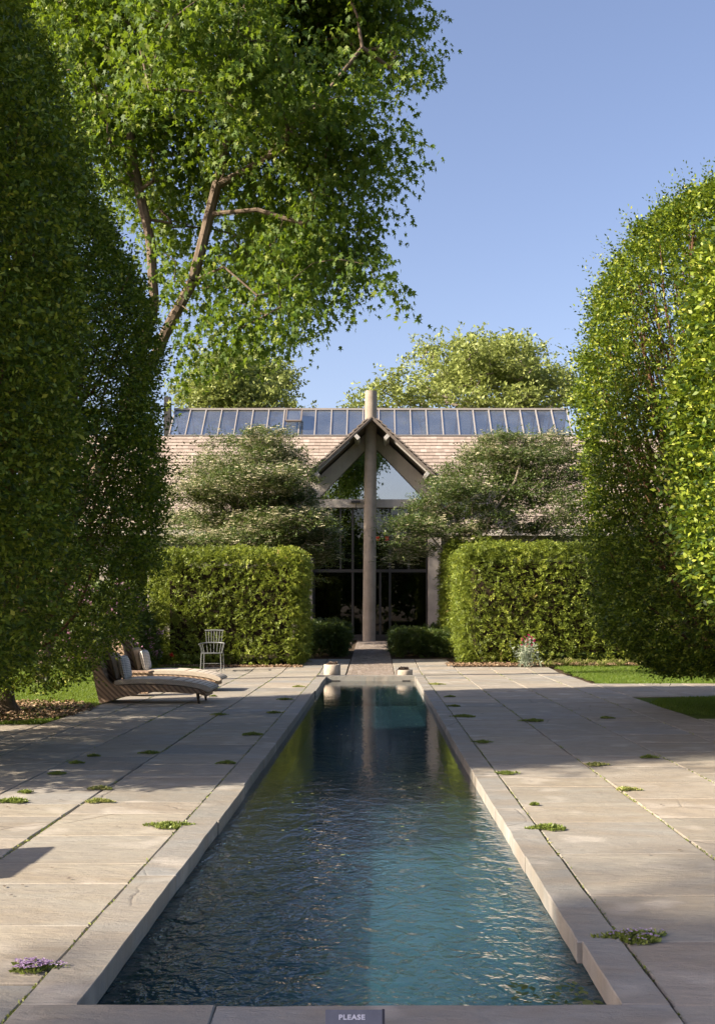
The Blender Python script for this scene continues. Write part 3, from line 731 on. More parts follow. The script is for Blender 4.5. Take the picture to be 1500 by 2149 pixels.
# ------------------------------------------------------------------ sweetgum with star leaves
def stars(C_, Dn, N, L):
    """five pointed leaves: base C_, direction Dn, normal N, size L"""
    ang = np.radians([-118, -88, -58, -30, 0, 30, 58, 88, 118]); rad_ = np.array([.62, .26, .92, .34, 1.0, .34, .92, .26, .62])*.62
    L = np.asarray(L).reshape(-1, 1, 1); Sd = unit(np.cross(Dn, N)); N = np.cross(Sd, Dn)
    cen = C_ + Dn*L[:, 0]*.35
    pts = [ (cen)[:, None] + L*(rad_[k]*(math.cos(ang[k])*Dn + math.sin(ang[k])*Sd))[:, None] - L*(N*rad_[k]*.16*(k % 2 == 0))[:, None] for k in range(9)]
    return np.concatenate([C_[:, None]] + pts, 1)
def blobs_px(bl, Y, ds, seed, density):
    """cluster centres from picture-shaped lobes set at depth Y (each lobe is a solid with its own depth)"""
    r_ = np.random.RandomState(seed); out = []
    for b in bl:
        px, py, rx, ry = b[:4]; yo = b[4] if len(b) > 4 else r_.normal(0, ds)
        Yb = Y + yo; c = np.array(W(px, py, Yb)); s_ = Yb/F; R3 = np.array([rx*s_, (rx+ry)/2*s_*.9, ry*s_])
        n = max(3, int(density*R3[0]*R3[1]*R3[2]*4.19))
        d = unit(r_.normal(0, 1, (n, 3)))*(r_.rand(n, 1)**.42)
        out.append(c + d*R3)
    return np.concatenate(out)
rs = np.random.RandomState(21)
bl = [(770,70,110,105),(700,10,150,140),(600,110,150,140),(450,80,180,170),(280,60,160,150),(110,20,130,120),(735,310,100,80),(700,230,110,90),(560,300,150,130),(400,250,150,140),
      (250,200,120,120),(660,420,100,90),(690,530,90,70),(540,470,120,110),(430,560,80,100),(560,620,70,65),(470,680,70,80),(590,690,40,30),(400,720,40,45),(340,430,70,110),(520,750,60,45),
      (560,790,45,30),(170,250,80,110),(380,650,40,60),(830,120,50,70),(845,10,45,60),(770,570,25,30),(815,345,35,30),(600,540,90,70),(250,370,75,80),(225,300,70,70),(360,540,40,60),(390,480,50,60),(700,520,90,65),(610,640,75,50),(660,600,60,45),(740,440,70,60),(600,560,90,60),(385,640,28,35),(460,640,60,60),(430,740,45,40),
      (520,-140,260,170,0),(260,-130,220,160,1),(740,-150,150,130,-1),(450,-330,260,150,0),(60,-140,150,150,1.5)]
cl = blobs_px(bl, 21, 1.6, 5, 6.0)
sw = empty('sweetgum_tree', (-7.0, 21.5, 0), 'large spreading sweetgum with star shaped leaves hanging over the left of the terrace', 'tree')
mains = [[(-7.0,21.5,-.1),(-6.6,21.5,3),(-5.35,21.3,5.2)], [(-5.35,21.3,5.2),tuple(W(325,640,21.2)),tuple(W(318,520,21.2)),tuple(W(292,400,21.2)),tuple(W(270,260,21)),tuple(W(300,60,21)),tuple(W(330,-120,21))],
         [(-5.35,21.3,5.2),tuple(W(352,690,20.8)),tuple(W(405,590,20.6)),tuple(W(440,450,20.6)),tuple(W(455,390,20.6)),tuple(W(500,200,20.6)),tuple(W(520,0,20.6)),tuple(W(540,-200,20.8))],
         [tuple(W(300,420,21.2)),tuple(W(322,380,21)),tuple(W(315,250,21))], [tuple(W(292,400,21.2)),tuple(W(235,300,21.4)),tuple(W(180,120,21.6))],
         [tuple(W(455,400,20.6)),tuple(W(560,330,20.3)),tuple(W(680,200,20.2)),tuple(W(760,100,20.2))], [tuple(W(440,450,20.6)),tuple(W(540,440,20.2)),tuple(W(640,470,20))],
         [tuple(W(405,590,20.6)),tuple(W(470,560,20.3)),tuple(W(540,620,20.0))]]
keep = np.ones(len(cl), bool); pxs = CX + cl[:, 0]/cl[:, 1]*F; pys = CY - (cl[:, 2]-CH)/cl[:, 1]*F     # boughs stay bare along the main limbs
for a_, b_ in (((325,640),(292,400)),((352,690),(440,450)),((440,450),(455,390)),((300,420),(315,300))):
    a_ = np.array(a_, float); b_ = np.array(b_, float); q_ = np.stack([pxs, pys], 1); t_ = np.clip(((q_-a_)@(b_-a_))/((b_-a_)@(b_-a_)), 0, 1)
    keep &= ~((np.linalg.norm(q_-a_-t_[:, None]*(b_-a_), axis=1) < 17) & (cl[:, 1] < 21.6) & (pys < 9e9))
rk = (pxs < 480) & (pys > 330) & (rs.rand(len(cl)) < .18); cl = cl[keep & ~rk & (pys < 735)]
Pn, par, rad = skeleton(mains, cl, .45, .009, 2.25)
woodobj('trunk', Pn, par, rad, M['bark'], sw, 8, rmax=.30)
m = len(cl); rep = 10; print('sweetgum', m)
B = np.repeat(cl, rep, 0) + rs.normal(0, .28, (m*rep, 3)); Dv = rs.normal(0, 1, (m*rep, 3)); Dv[:, 2] = -abs(Dv[:, 2])*.3 + .1
Dv = unit(Dv + unit(B - np.array([-3.5, 21, 11]))*.6)
nl = 9; t_ = (np.arange(nl)+.6)/nl; ln = .42 + .4*rs.rand(len(B))
PP = B[:, None] + Dv[:, None]*t_[None, :, None]*ln[:, None, None]; PP[..., 2] -= (.35*t_[None]**2*ln[:, None])
PP = PP.reshape(-1, 3) + rs.normal(0, .05, (len(B)*nl, 3))
dd = np.repeat(Dv, nl, 0)*.35 + rs.normal(0, .5, PP.shape); dd[:, 2] -= .75; dd = unit(dd)
nn = rs.normal(0, 1, PP.shape); nn[:, 2] += .5; nn[:, 0] -= .2
leafobj('crown', stars(PP, dd, unit(nn), .14*(.75+.5*rs.rand(len(PP)))), M['sweetgum'], sw)

# ------------------------------------------------------------------ clipped hedges (yew)
def hedge(x0, x1, y0, y1, z1, label, seed, n_m2=210, cut=.35, zb=None, parent_loc=None, group='clipped yew hedges', mat='yew', lf=.062, ln=.21, name='yew_hedge', cat='hedge', round_=.5, bulge=.06):
    global rs
    rs = np.random.RandomState(seed)
    root = empty(name, ((x0+x1)/2, (y0+y1)/2, gz((y0+y1)/2)), label, cat, group)
    zb = gz(y0) if zb is None else zb
    c = np.array([(x0+x1)/2, (y0+y1)/2, (zb+z1)/2]); h = np.array([(x1-x0)/2, (y1-y0)/2, (z1-zb)/2])
    area = 8*(h[0]*h[2]) + 8*(h[1]*h[2]) + 4*h[0]*h[1]; n = int(area*n_m2)
    f = rs.choice(3, n, p=np.array([8*h[1]*h[2], 8*h[0]*h[2], 4*h[0]*h[1]])/area)
    U = rs.uniform(-1, 1, (n, 3)); s = np.where(rs.rand(n) < .5, -1., 1.)
    for ax in (0, 1): U[f == ax, ax] = s[f == ax]
    U[f == 2, 2] = 1
    P = U*h
    # round the corners
    k = h - round_; k = np.maximum(k, .05); core = np.clip(P, -k, k); core[:, 2] = np.minimum(P[:, 2], k[2]); off = P - core; nrm = unit(off + 1e-5*U)
    P = core + nrm*np.minimum(np.linalg.norm(off, axis=1, keepdims=True), round_)
    Wp = P + c
    lump = .075*vnoise(Wp, 2.4, seed) + bulge*vnoise(Wp*np.array([1, 1, 2.2]), 5.5, seed+1) + .06*vnoise(Wp*np.array([1, 1, 2.0]), 11, seed+2)
    cav = np.clip(vnoise(Wp*np.array([1, 1, 1.7]), 7, seed+5)-.25, 0, 1)*.28
    taper = np.clip((Wp[:, 2]-zb)/.35, 0, 1); 
    B = Wp + nrm*(lump - cav - np.minimum(rs.exponential(.09, n), .5) - .12*(1-taper))[:, None]
    Dv = nrm*.62 + rs.normal(0, .55, (n, 3)); Dv[:, 2] += .22
    Q = sprays(B - unit(Dv)*ln*.6, Dv, ln*(.7+.6*rs.rand(n)), 13, lf, .40, .30, 1.0, .55, .30)
    rn = np.repeat(np.clip(rs.beta(2, 2.6, n) + .18*vnoise(Wp, 1.4, seed+7), 0, 1), 13)
    leafobj('foliage', Q, M[mat], root, rn)
    mb = MB()
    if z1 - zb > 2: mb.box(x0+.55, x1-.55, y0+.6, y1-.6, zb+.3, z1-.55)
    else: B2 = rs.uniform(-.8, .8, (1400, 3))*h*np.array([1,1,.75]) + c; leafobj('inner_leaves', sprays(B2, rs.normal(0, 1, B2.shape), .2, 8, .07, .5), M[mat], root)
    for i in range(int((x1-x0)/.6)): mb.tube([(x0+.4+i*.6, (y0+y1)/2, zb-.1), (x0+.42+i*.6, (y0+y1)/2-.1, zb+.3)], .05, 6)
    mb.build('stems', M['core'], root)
    return root
hedge(-6.05, -1.80, 26.9, 29.6, 3.22, 'square clipped yew hedge behind the grey metal chair', 31)
hedge(2.22, 7.6, 27.7, 30.2, 3.42, 'square clipped yew hedge behind the magenta flowers', 32)
hedge(2.08, 4.2, 30.9, 33.4, 3.72, 'narrow slice of clipped yew hedge standing behind the hedge with magenta flowers', 33)
hedge(7.6, 13, 26.8, 30.2, 3.6, 'clipped yew hedge hidden behind the right hornbeams', 34, 60)
hedge(-16, -8.4, 27.5, 31, 3.3, 'clipped yew hedge far behind the left hornbeams', 35, 50)
hedge(-2.35, -.78, 30.5, 33.2, 1.22, 'low dark shrub left of the brick path by the column', 36, 150, group='low shrubs beside the brick path', mat='shrub', lf=.07, ln=.24, name='low_shrub', cat='shrub', round_=.45, bulge=.10)
hedge(.42, 2.35, 30.3, 33.0, 1.02, 'low shrub with sunlit tips right of the brick path by the column', 37, 150, group='low shrubs beside the brick path', mat='shrub', lf=.06, ln=.2, name='low_shrub', cat='shrub', round_=.45, bulge=.10)

# ------------------------------------------------------------------ dogwoods
def dogwood(bl, Y, base, mains, seed, label, nrep=13):
    global rs
    rs = np.random.RandomState(seed)
    cl = blobs_px(bl, Y, .9, seed, 30.0)
    qx = CX + cl[:, 0]/cl[:, 1]*F; qy = CY - (cl[:, 2]-CH)/cl[:, 1]*F
    if DBS < 0: cl = cl[(qx < np.interp(qy, [930, 980, 1060, 1110, 1180], [610, 640, 655, 690, 705])) & (qy > 905)]
    else: cl = cl[(qx > np.interp(qy, [960, 1000, 1050, 1085, 1180], [980, 915, 895, 825, 815])) & (qy > 915)]
    root = empty('dogwood_tree', base, label, 'tree', 'flowering dogwoods in front of the house')
    Pn, par, rad = skeleton(mains, cl, .3, .006, 2.2)
    woodobj('trunk', Pn, par, rad, M['barkpale'], root, 6, rmax=.11)
    cl = np.concatenate([cl, cl[rs.choice(len(cl), len(cl)//5)] + rs.normal(0, 1, (len(cl)//5, 3))*np.array([.18, .3, .22])]); m = len(cl); B = np.repeat(cl, nrep, 0) + rs.normal(0, 1, (m*nrep, 3))*np.array([.22, .30, .055])
    Dv = rs.normal(0, 1, B.shape); Dv[:, 2] = Dv[:, 2]*.22 + .12; cc = np.array(base) + np.array([0, 0, 2.2]); Dv = unit(Dv) + unit(B-cc)*.6
    Q = sprays(B, Dv, .28 + .2*rs.rand(len(B)), 8, .078, .5, .18, .9, 1.2, .35)
    leafobj('crown', Q, M['dogwood'], root)
    # white bracts lie on the upper side of the layers, thick on some boughs and thin on others
    k = rs.rand(len(B)) < np.clip((.30 if DBS < 0 else .10) + 1.15*vnoise(B*np.array([1,1,2.2]), 2.0, seed+3), .02, .95)
    Bb = B[k] + Dv[k]*.12*rs.rand(k.sum(), 1); Bb = np.repeat(Bb, 4, 0) + rs.normal(0, .075, (len(Bb)*4, 3)); Bb[:, 2] += .06
    Nn = unit(rs.normal(0, .35, Bb.shape) + np.array([0, -.15, 1])); qs = []
    for a in range(4):
        d = np.stack([np.full(len(Bb), math.cos(a*1.5708)), np.full(len(Bb), math.sin(a*1.5708)), rs.normal(0.1, .15, len(Bb))], 1); qs.append(leaves(Bb, unit(d), Nn, .056, .8, .05))
    leafobj('blossom', np.concatenate(qs), M['bract'], root)
DBS = -1; DB = (W(545,1150,31.8).x, 31.8, .2)
dogwood([(555,925,55,30),(480,935,45,22),(500,975,90,28),(600,960,75,28),(440,1010,60,28),(540,1015,110,30),(650,1010,70,28),(400,1000,0,0) if False else (420,1040,70,26),(530,1060,120,30),(640,1055,85,26),(400,1095,60,24),(480,1100,110,26),(600,1100,115,26),(690,1090,50,22),(385,1130,45,20),(480,1140,110,22),(610,1140,110,26),(690,1135,45,28),(660,1175,60,22),(710,1160,25,25),(540,900,22,20),(600,905,20,14),(720,1090,22,10)],
        31.8, DB, [[DB, (DB[0]+.05,31.8,2.6)], [(DB[0],31.8,2.4), tuple(W(500,1060,31.6)), tuple(W(480,990,31.5))], [(DB[0],31.8,2.5), tuple(W(565,1050,31.6)), tuple(W(545,960,31.8)), tuple(W(550,910,31.8))],
                   [(DB[0],31.8,2.4), tuple(W(610,1080,31.3)), tuple(W(660,1030,31.3))], [(DB[0],31.8,2.0), tuple(W(450,1120,31.4)), tuple(W(390,1105,31.4))], [(DB[0],31.8,2.0), tuple(W(640,1140,31)), tuple(W(700,1150,30.8))]], 41,
        'spreading dogwood with creamy white blossom above the left yew hedge')
DBS = 1; DB = (W(1000,1150,32.2).x, 32.2, .22)
dogwood([(1060,925,55,26),(1140,930,60,26),(1000,960,60,26),(1090,965,90,28),(1170,970,60,28),(950,1000,60,26),(1050,1005,100,28),(1160,1015,70,30),(900,1015,40,22),(960,1040,90,26),(1080,1050,100,24),(1180,1060,50,30),(880,1060,50,22),(960,1080,90,22),(1060,1085,60,18),(1170,1100,50,26),(850,1100,55,18),(900,1120,60,20),(830,1135,45,22),(860,1155,50,20),(980,1120,50,16),(820,1100,30,12),(1150,900,30,18),(1040,905,20,12),(845,1180,30,12),(905,985,25,14),(990,1112,90,14),(1110,1108,80,16),(1180,1130,40,18)],
        32.2, DB, [[DB, (DB[0],32.2,2.7)], [(DB[0],32.2,2.4), tuple(W(950,1080,32)), tuple(W(900,1040,31.8)), tuple(W(880,1020,31.8))], [(DB[0],32.2,2.4), tuple(W(990,1060,32)), tuple(W(1000,980,32))],
                   [(DB[0],32.2,2.6), tuple(W(1030,1080,31.6)), tuple(W(1080,1010,31.8)), tuple(W(1100,940,32))], [(DB[0]+.1,32.2,2.5), tuple(W(1060,1105,31.6)), tuple(W(1085,1070,31.6)), tuple(W(1140,1000,31.6))],
                   [(DB[0],32.2,2.2), tuple(W(900,1120,31.4)), tuple(W(830,1130,31))], [(DB[0]+.2,32.2,2.0), tuple(W(1130,1120,31.8)), tuple(W(1180,1060,31.8))]], 42,
        'spreading dogwood with grey forked limbs above the right yew hedge')

# ------------------------------------------------------------------ trees behind the house
def fartree(bl, Y, label, seed, wood='barkpale', dens=.09, rep=16, leaf=.24, ds=3, mat='fartree', thick=.5, group='trees behind the house', base=None):
    global rs
    rs = np.random.RandomState(seed)
    cl = blobs_px(bl, Y, ds, seed, dens)
    print('far', len(cl))
    c = cl.mean(0) if base is None else np.array([base[0], base[1], 5]); g = gz(c[1])
    root = empty('background_tree', (c[0], c[1], g), label, 'tree', group)
    Pn, par, rad = skeleton([[(c[0], c[1], g-.2), (c[0]+.2, c[1], g+4.5), (c[0], c[1], g+8)], [(c[0]+.2, c[1], g+4.5), (c[0]+2.5, c[1], g+8.5)], [(c[0]+.2, c[1], g+4.5), (c[0]-2.5, c[1]-.5, g+8.5)]], cl, 1.0, .02, 2.1)
    woodobj('trunk', Pn, par, rad, M[wood], root, 6, rmax=thick)
    m = len(cl); B = np.repeat(cl, rep, 0) + rs.normal(0, 1, (m*rep, 3))*np.array([.45, .45, .33])
    Dv = rs.normal(0, 1, B.shape); Dv[:, 2] = abs(Dv[:, 2])*.5
    leafobj('crown', sprays(B, Dv, .5, 6, leaf, .6, .1, .9, .6, .5), M[mat], root)
fartree([(470,800,80,60),(540,790,70,60),(420,840,60,45),(590,810,25,40),(500,850,110,40),(610,855,20,15),(460,755,40,30)], 62, 'rounded pale green tree behind the left end of the skylight', 51, dens=2.2)
fartree([(1000,735,70,38),(1060,760,90,40),(940,770,70,38),(890,745,40,28),(1010,800,130,40),(1120,790,70,40),(1170,805,50,35),(1190,830,40,30),(920,820,70,35),(1050,845,140,25),(880,840,40,25),(1215,810,45,45),(1090,735,60,25)], 62, 'broad pale green oak behind the right half of the skylight', 52, dens=1.8)
fartree([(810,805,32,28),(790,840,40,25),(850,845,45,22),(745,845,20,14)], 58, 'small pale green tree between the concrete column top and the broad oak', 53, dens=3.4)

# wood seen only as a mass: beyond the house, beside it, and behind the camera (mirrored in the glass)
def woods(name, pts, seed, label, leaf=.35, n=240, rad=3.0, h=7):
    global rs
    rs = np.random.RandomState(seed); out = []
    for (x, y, H) in pts:
        d = unit(rs.normal(0, 1, (n, 3)))*(rs.rand(n, 1)**.4); c = np.array([x, y, H*.55]); out.append(c + d*np.array([rad, rad, H*.5]))
    B = np.concatenate(out); Dv = rs.normal(0, 1, B.shape); Dv[:, 2] = abs(Dv[:, 2])*.4
    o = leafobj(name, sprays(B, Dv, .9, 6, leaf, .6, .1, .9, .6, .5), M['sweetgum'], None)
    return tag(o, label, 'woodland', None, 'stuff')
woods('woodland', [(x, 78 + (x*7 % 9), 8 + (x*13 % 4)) for x in range(-90, 91, 5)], 61, 'far off leafy woodland behind the house', .5, 200, 4)
woods('woodland', [(x, -42 - (x*7 % 9), 10 + (x*13 % 4)) for x in range(-80, 81, 3)], 62, 'leafy woodland behind the viewer, mirrored in the dark glass', .7, 420, 3.5)
woods('woodland', [(-26 - (k*5 % 7), 12+k*4.5, 6.5 + (k*3 % 3)) for k in range(11)] , 63, 'leafy woodland beyond the lawn on the left', .4, 260, 3)
woods('woodland', [(19 + (k*5 % 7), 8+k*4.5, 8 + (k*3 % 4)) for k in range(11)] , 64, 'leafy woodland beyond the lawn on the right', .4, 260, 3)

# ------------------------------------------------------------------ lawns, mulch, flowers
for nm, (x0, x1, y0, y1) in (('lawn', (-60, -4.47, 13.65, 60)), ('lawn', (4.72, 60, 21.32, 60)), ('lawn', (4.52, 60, 14.33, 17.98))):
    tag(sheet(nm, np.linspace(x0, x1, 24), [y0, y0+2, y0+3.6] if y1 < 20 else np.linspace(y0, y1, 30), lambda x, y: gz(y)-.012, M['lawn']), kind='structure')
def grass(name, regions, dens, label, h=.045):
    out = []
    for (x0, x1, y0, y1, sk) in regions:
        n = int((x1-x0)*(y1-y0)*dens); x = rs.uniform(x0, x1, n); y = rs.uniform(y0, y1, n)
        e = .05*np.sin(y*5.1) + .04*np.sin(y*13)
        if sk: kp = sk(x + e, y); x = x[kp]; y = y[kp]
        out.append(np.stack([x, y, gza(y)-.015], 1))
    B = np.concatenate(out); d = rs.normal(0, .45, B.shape); d[:, 2] = 1; 
    Q = leaves(B, unit(d), unit(rs.normal(0, 1, B.shape)), h*(.6+.8*rs.rand(len(B))), .16, .1)
    return tag(leafobj(name, Q, M['grass'], None), label, 'grass', None, 'stuff')
mul = lambda x, y: ((x+5.75)/1.55)**2 + ((y-15.3)/1.75)**2
grass('grass', [(-10, -4.4, 13.6, 27, lambda x, y: (mul(x, y) > 1) & (x < -4.42)), (-6.1, -4.4, 13.6, 27, lambda x, y: (mul(x, y) > 1) & (x < -4.42)), (4.55, 11, 21.25, 27.2, lambda x, y: x > 4.66), (4.45, 9, 14.3, 18.1, lambda x, y: (((x-6.2)/1.85)**2 + ((y-16.1)/1.95)**2 < 1) | (x > 6.2))], 2600, 'short green lawn grass beside the terrace')
def chips(name, f, n, x0, x1, y0, y1, label):
    x = rs.uniform(x0, x1, n); y = rs.uniform(y0, y1, n); k = f(x, y); x = x[k]; y = y[k]
    B = np.stack([x, y, gza(y)+.004+.03*rs.rand(len(x))], 1); d = rs.normal(0, 1, B.shape); d[:, 2] *= .3
    Q = leaves(B, unit(d), unit(rs.normal(0, .5, B.shape)+np.array([0,0,1])), .035+.03*rs.rand(len(B)), .6, .1)
    tag(leafobj(name, Q, M['mulch'], None, rs.rand(len(Q))), label, 'mulch', None, 'stuff')
chips('bark_mulch', lambda x, y: (mul(x, y) < 1) & (x < -4.3) & (y > 13.55), 9000, -7.4, -4.2, 13.5, 17.1, 'pale bark chips round the left hornbeam trunk')
chips('leaf_litter', lambda x, y: x > -99, 5000, 1.9, 8, 26.9, 27.8, 'dry brown litter along the foot of the right yew hedge')
chips('leaf_litter', lambda x, y: x > -99, 3500, -5.6, -1.9, 26.55, 27.0, 'dry brown litter along the foot of the left yew hedge')
tag(sheet('flower_bed', [-7, -5, -3, -1.75], [26.5, 27.2], lambda x, y: .03, M['soil']), kind='structure')
# strappy plants along the right hedge
def strap_clump(x, y, label, s=.42, n=46, seed=0):
    r_ = np.random.RandomState(seed); root_z = gz(y); P0 = []
    Q = []
    for k in range(n):
        a = r_.rand()*6.283; L_ = s*(.6+.6*r_.rand()); out_ = .55+.5*r_.rand(); wd = .010; side = np.array([-math.sin(a), math.cos(a), 0])*wd; d = np.array([math.cos(a), math.sin(a), 0])
        pr = np.array([x+r_.normal(0,.04), y+r_.normal(0,.04), root_z]); 
        pts = [pr + d*L_*out_*t + np.array([0, 0, L_*(1.25*t - 1.05*t*t)]) for t in (0, .3, .6, .85, 1.0)]; ws = [1, 1.1, .9, .5, .08]
        for i in range(4): Q.append([pts[i]-side*ws[i], pts[i]+side*ws[i], pts[i+1]+side*ws[i+1], pts[i+1]-side*ws[i+1]])
    o = link('daylily_clump', npmesh('daylily_clump', np.array(Q).reshape(-1, 3), 4, np.repeat(r_.rand(n), 4)), M['strap'], None)
    tag(o, label, 'plant', 'strappy daylily clumps along the right hedge')
for i, px in enumerate((1150, 1188, 1225, 1262, 1300, 1342, 1385, 1430, 1478)):
    y = 26.75 + .35*((i*7) % 3)/2; strap_clump((px-CX)/F*y, y, ['arching pale daylily clump just right of the magenta flowers','second daylily clump right of the magenta flowers','third daylily clump right of the magenta flowers','daylily clump where the lawn corner meets the right hedge','daylily clump under the sunlit edge of the broad right hornbeam','daylily clump at the back of the lawn, fourth from the right edge','daylily clump at the back of the lawn, third from the right edge','daylily clump at the back of the lawn, second from the right edge','daylily clump at the back of the lawn at the right edge'][i], .42+.12*random.random(), 60, i)
# moss and grit lying in the long joints
jx = np.array(lx[:3] + rx[:3] + [lx[3], rx[3], -1.348, 1.118]); n = 15000; k = rs.randint(0, len(jx), n); yj = 3.2 + 23*rs.rand(n)**1.3; g_ = vnoise(np.stack([k*7.0, yj, yj*0], 1), 2.2, 5) > -.05
Bj = np.stack([jx[k] + rs.normal(0, .007, n), yj, np.full(n, -.012) + .012*rs.rand(n)], 1)[g_]; dj = rs.normal(0, 1, Bj.shape); dj[:, 2] = abs(dj[:, 2])
tag(leafobj('joint_moss', leaves(Bj, unit(dj), unit(rs.normal(0, 1, Bj.shape)), .010+.012*rs.rand(len(Bj)), .6, .1), M['thyme'], None), 'thin moss and grit in the long paving joints', 'moss', None, 'stuff')
# rose campion
def campion(x, y):
    root = empty('rose_campion', (x, y, gz(y)), 'tall silvery plant with magenta flowers standing before the right yew hedge', 'flower'); r_ = rs
    P0 = []; P1 = []; B = []; Fl = []
    for k in range(26):
        a = r_.rand()*6.28; h = .45+.38*r_.rand(); top = np.array([x+.17*r_.normal(), y+.12*r_.normal(), gz(y)+h]); b = np.array([x+.17*r_.normal(), y+.1*r_.normal(), gz(y)])
        P0.append(b); P1.append(top)
        for t_ in np.linspace(.05, .9, 9): B.append(b+(top-b)*t_)
        if k < 15 and h > .55: Fl.append(top)
    link('stem', npmesh('stem', segtubes(P0, P1, [.006]*26, [.004]*26, 5), 4), M['silver'], root)
    B = np.repeat(np.array(B), 2, 0); d = rs.normal(0, 1, B.shape); d[:, 2] = abs(d[:, 2])*.7
    link('leaf_cluster', npmesh('leaf_cluster', leaves(B, unit(d), unit(rs.normal(0, 1, B.shape)), .10, .28).reshape(-1, 3), 4, rs.rand(len(B))), M['silver'], root)
    Fl = np.repeat(np.array(Fl), 3, 0) + rs.normal(0, .025, (len(Fl)*3, 3)); q = []
    for a in range(5): q.append(leaves(Fl, unit(np.stack([np.full(len(Fl), math.cos(a*1.257)), np.full(len(Fl), math.sin(a*1.257)*.8), np.full(len(Fl), .3)], 1)), unit(np.array([[0,-.7,.7]])+rs.normal(0,.2,Fl.shape)), .028, .8))
    link('flower_head', npmesh('flower_head', np.concatenate(q).reshape(-1, 3), 4, rs.rand(len(Fl)*5)), M['magenta'], root)
campion((1108-CX)/F*26.8, 26.75)
# small red flower in front of the left hedge
x = (361-CX)/F*26.4; root = empty('red_flower', (x, 26.4, gz(26.4)), 'single red bloom on a thin stem before the left hedge', 'flower')
mb = MB(); mb.tube([(x+.02,26.4,0),(x,26.4,.2),(x,26.38,.36)], .006, 6); mb.build('stem', M['shrub'], root)
B = np.repeat([[x, 26.38, .36]], 26, 0) + rs.normal(0, .018, (26, 3)); d = rs.normal(0, .5, B.shape); d[:, 2] = abs(d[:, 2]) + .5
link('petals', npmesh('petals', leaves(B, unit(d), unit(rs.normal(0,1,B.shape)), .06, .7).reshape(-1,3), 4, rs.rand(26)), M['redpet'], root)
# flowering shrub (pink) behind the loungers
def bush(c, Rr, label, seed, fl='pinkpet', nf=1600, name='rhododendron', n=3600):
    global rs
    rs = np.random.RandomState(seed)
    root = empty(name, (c[0], c[1], gz(c[1])), label, 'shrub'); d = unit(rs.normal(0, 1, (n, 3))); d[:, 2] = abs(d[:, 2])*1.0
    B = np.array(c) + d*np.array(Rr)*(1 + .12*vnoise(d*2, 2, seed))[:, None]*(1-np.minimum(rs.exponential(.10, n), .6))[:, None]
    leafobj('foliage', sprays(B, d + rs.normal(0, .3, d.shape), .2, 7, .11, .4, .1, .9, .5, .4), M['shrub'], root)
    k = rs.choice(n, nf//8); Bf = np.repeat(B[k] + d[k]*.12, 14, 0) + rs.normal(0, .05, (len(k)*14, 3)); dd = unit(Bf - np.repeat(B[k], 14, 0) + rs.normal(0, .3, Bf.shape)*.1)
    link('blossom', npmesh('blossom', leaves(Bf, dd, unit(rs.normal(0, 1, Bf.shape)), .07, .8).reshape(-1, 3), 4, rs.rand(len(Bf))), M[fl], root)
    mb = MB(); mb.tube([(c[0], c[1], -.1), (c[0], c[1], c[2]+.6)], [.08, .03], 8); mb.build('trunk', M['bark'], root)
bush((-7.0, 26.2, .2), (1.35, 1.1, 2.0), 'pink flowering rhododendron between the left hornbeam and the left yew hedge', 71)

# thyme and moss tufts in the joints
def tuft(px, py, wpx, label, kind='thyme', flowers=0, seed=0, dry=False):
    y = CH*F/(py-CY); x = (px-CX)/F*y; a = wpx/F*y/2; b = a*(.55 if a > .08 else .5); r_ = np.random.RandomState(seed+500)
    n = int(260 + 9000*a*a*3); th = r_.rand(n)*6.283; rr = r_.rand(n)**.55; lob = 1+.35*np.sin(th*3+seed)+.2*np.sin(th*5+seed*2)
    P = np.stack([x + a*rr*lob*np.cos(th), y + b*rr*lob*np.sin(th), np.zeros(n)], 1); P[:, 2] = gz(y) + .004 + (.10*a+.018)*(1-rr)*r_.rand(n)
    d = r_.normal(0, .7, P.shape); d[:, 2] = abs(d[:, 2]) + .45; d[:, :2] += (P[:, :2]-np.array([x, y]))/max(a, .03)*.5
    Ls = .011 + .012*r_.rand(n) + (.006 if a > .1 else .003)
    Q = leaves(P, unit(d), unit(r_.normal(0, 1, P.shape)), Ls, .55, .1)
    nm = 'creeping_thyme'
    root = empty(nm, (x, y, gz(y)), label, 'plant', 'low plants growing in the paving joints')
    rn = r_.rand(n)*.5 + (.5 if dry else .1)
    link('foliage', npmesh('foliage', Q.reshape(-1, 3), 4, rn), M['thyme'], root)
    if flowers:
        k = r_.choice(n, flowers); Bf = P[k] + np.array([0, 0, .022]); q = []
        for s_ in range(4): q.append(leaves(Bf, unit(np.stack([np.full(len(k), math.cos(s_*1.57)), np.full(len(k), math.sin(s_*1.57)), r_.rand(len(k))*.6], 1)), unit(r_.normal(0, .3, Bf.shape)+np.array([0,0,1])), .009, .8))
        link('flowers', npmesh('flowers', np.concatenate(q).reshape(-1, 3), 4, r_.rand(len(k)*4)), M['lilac'], root)
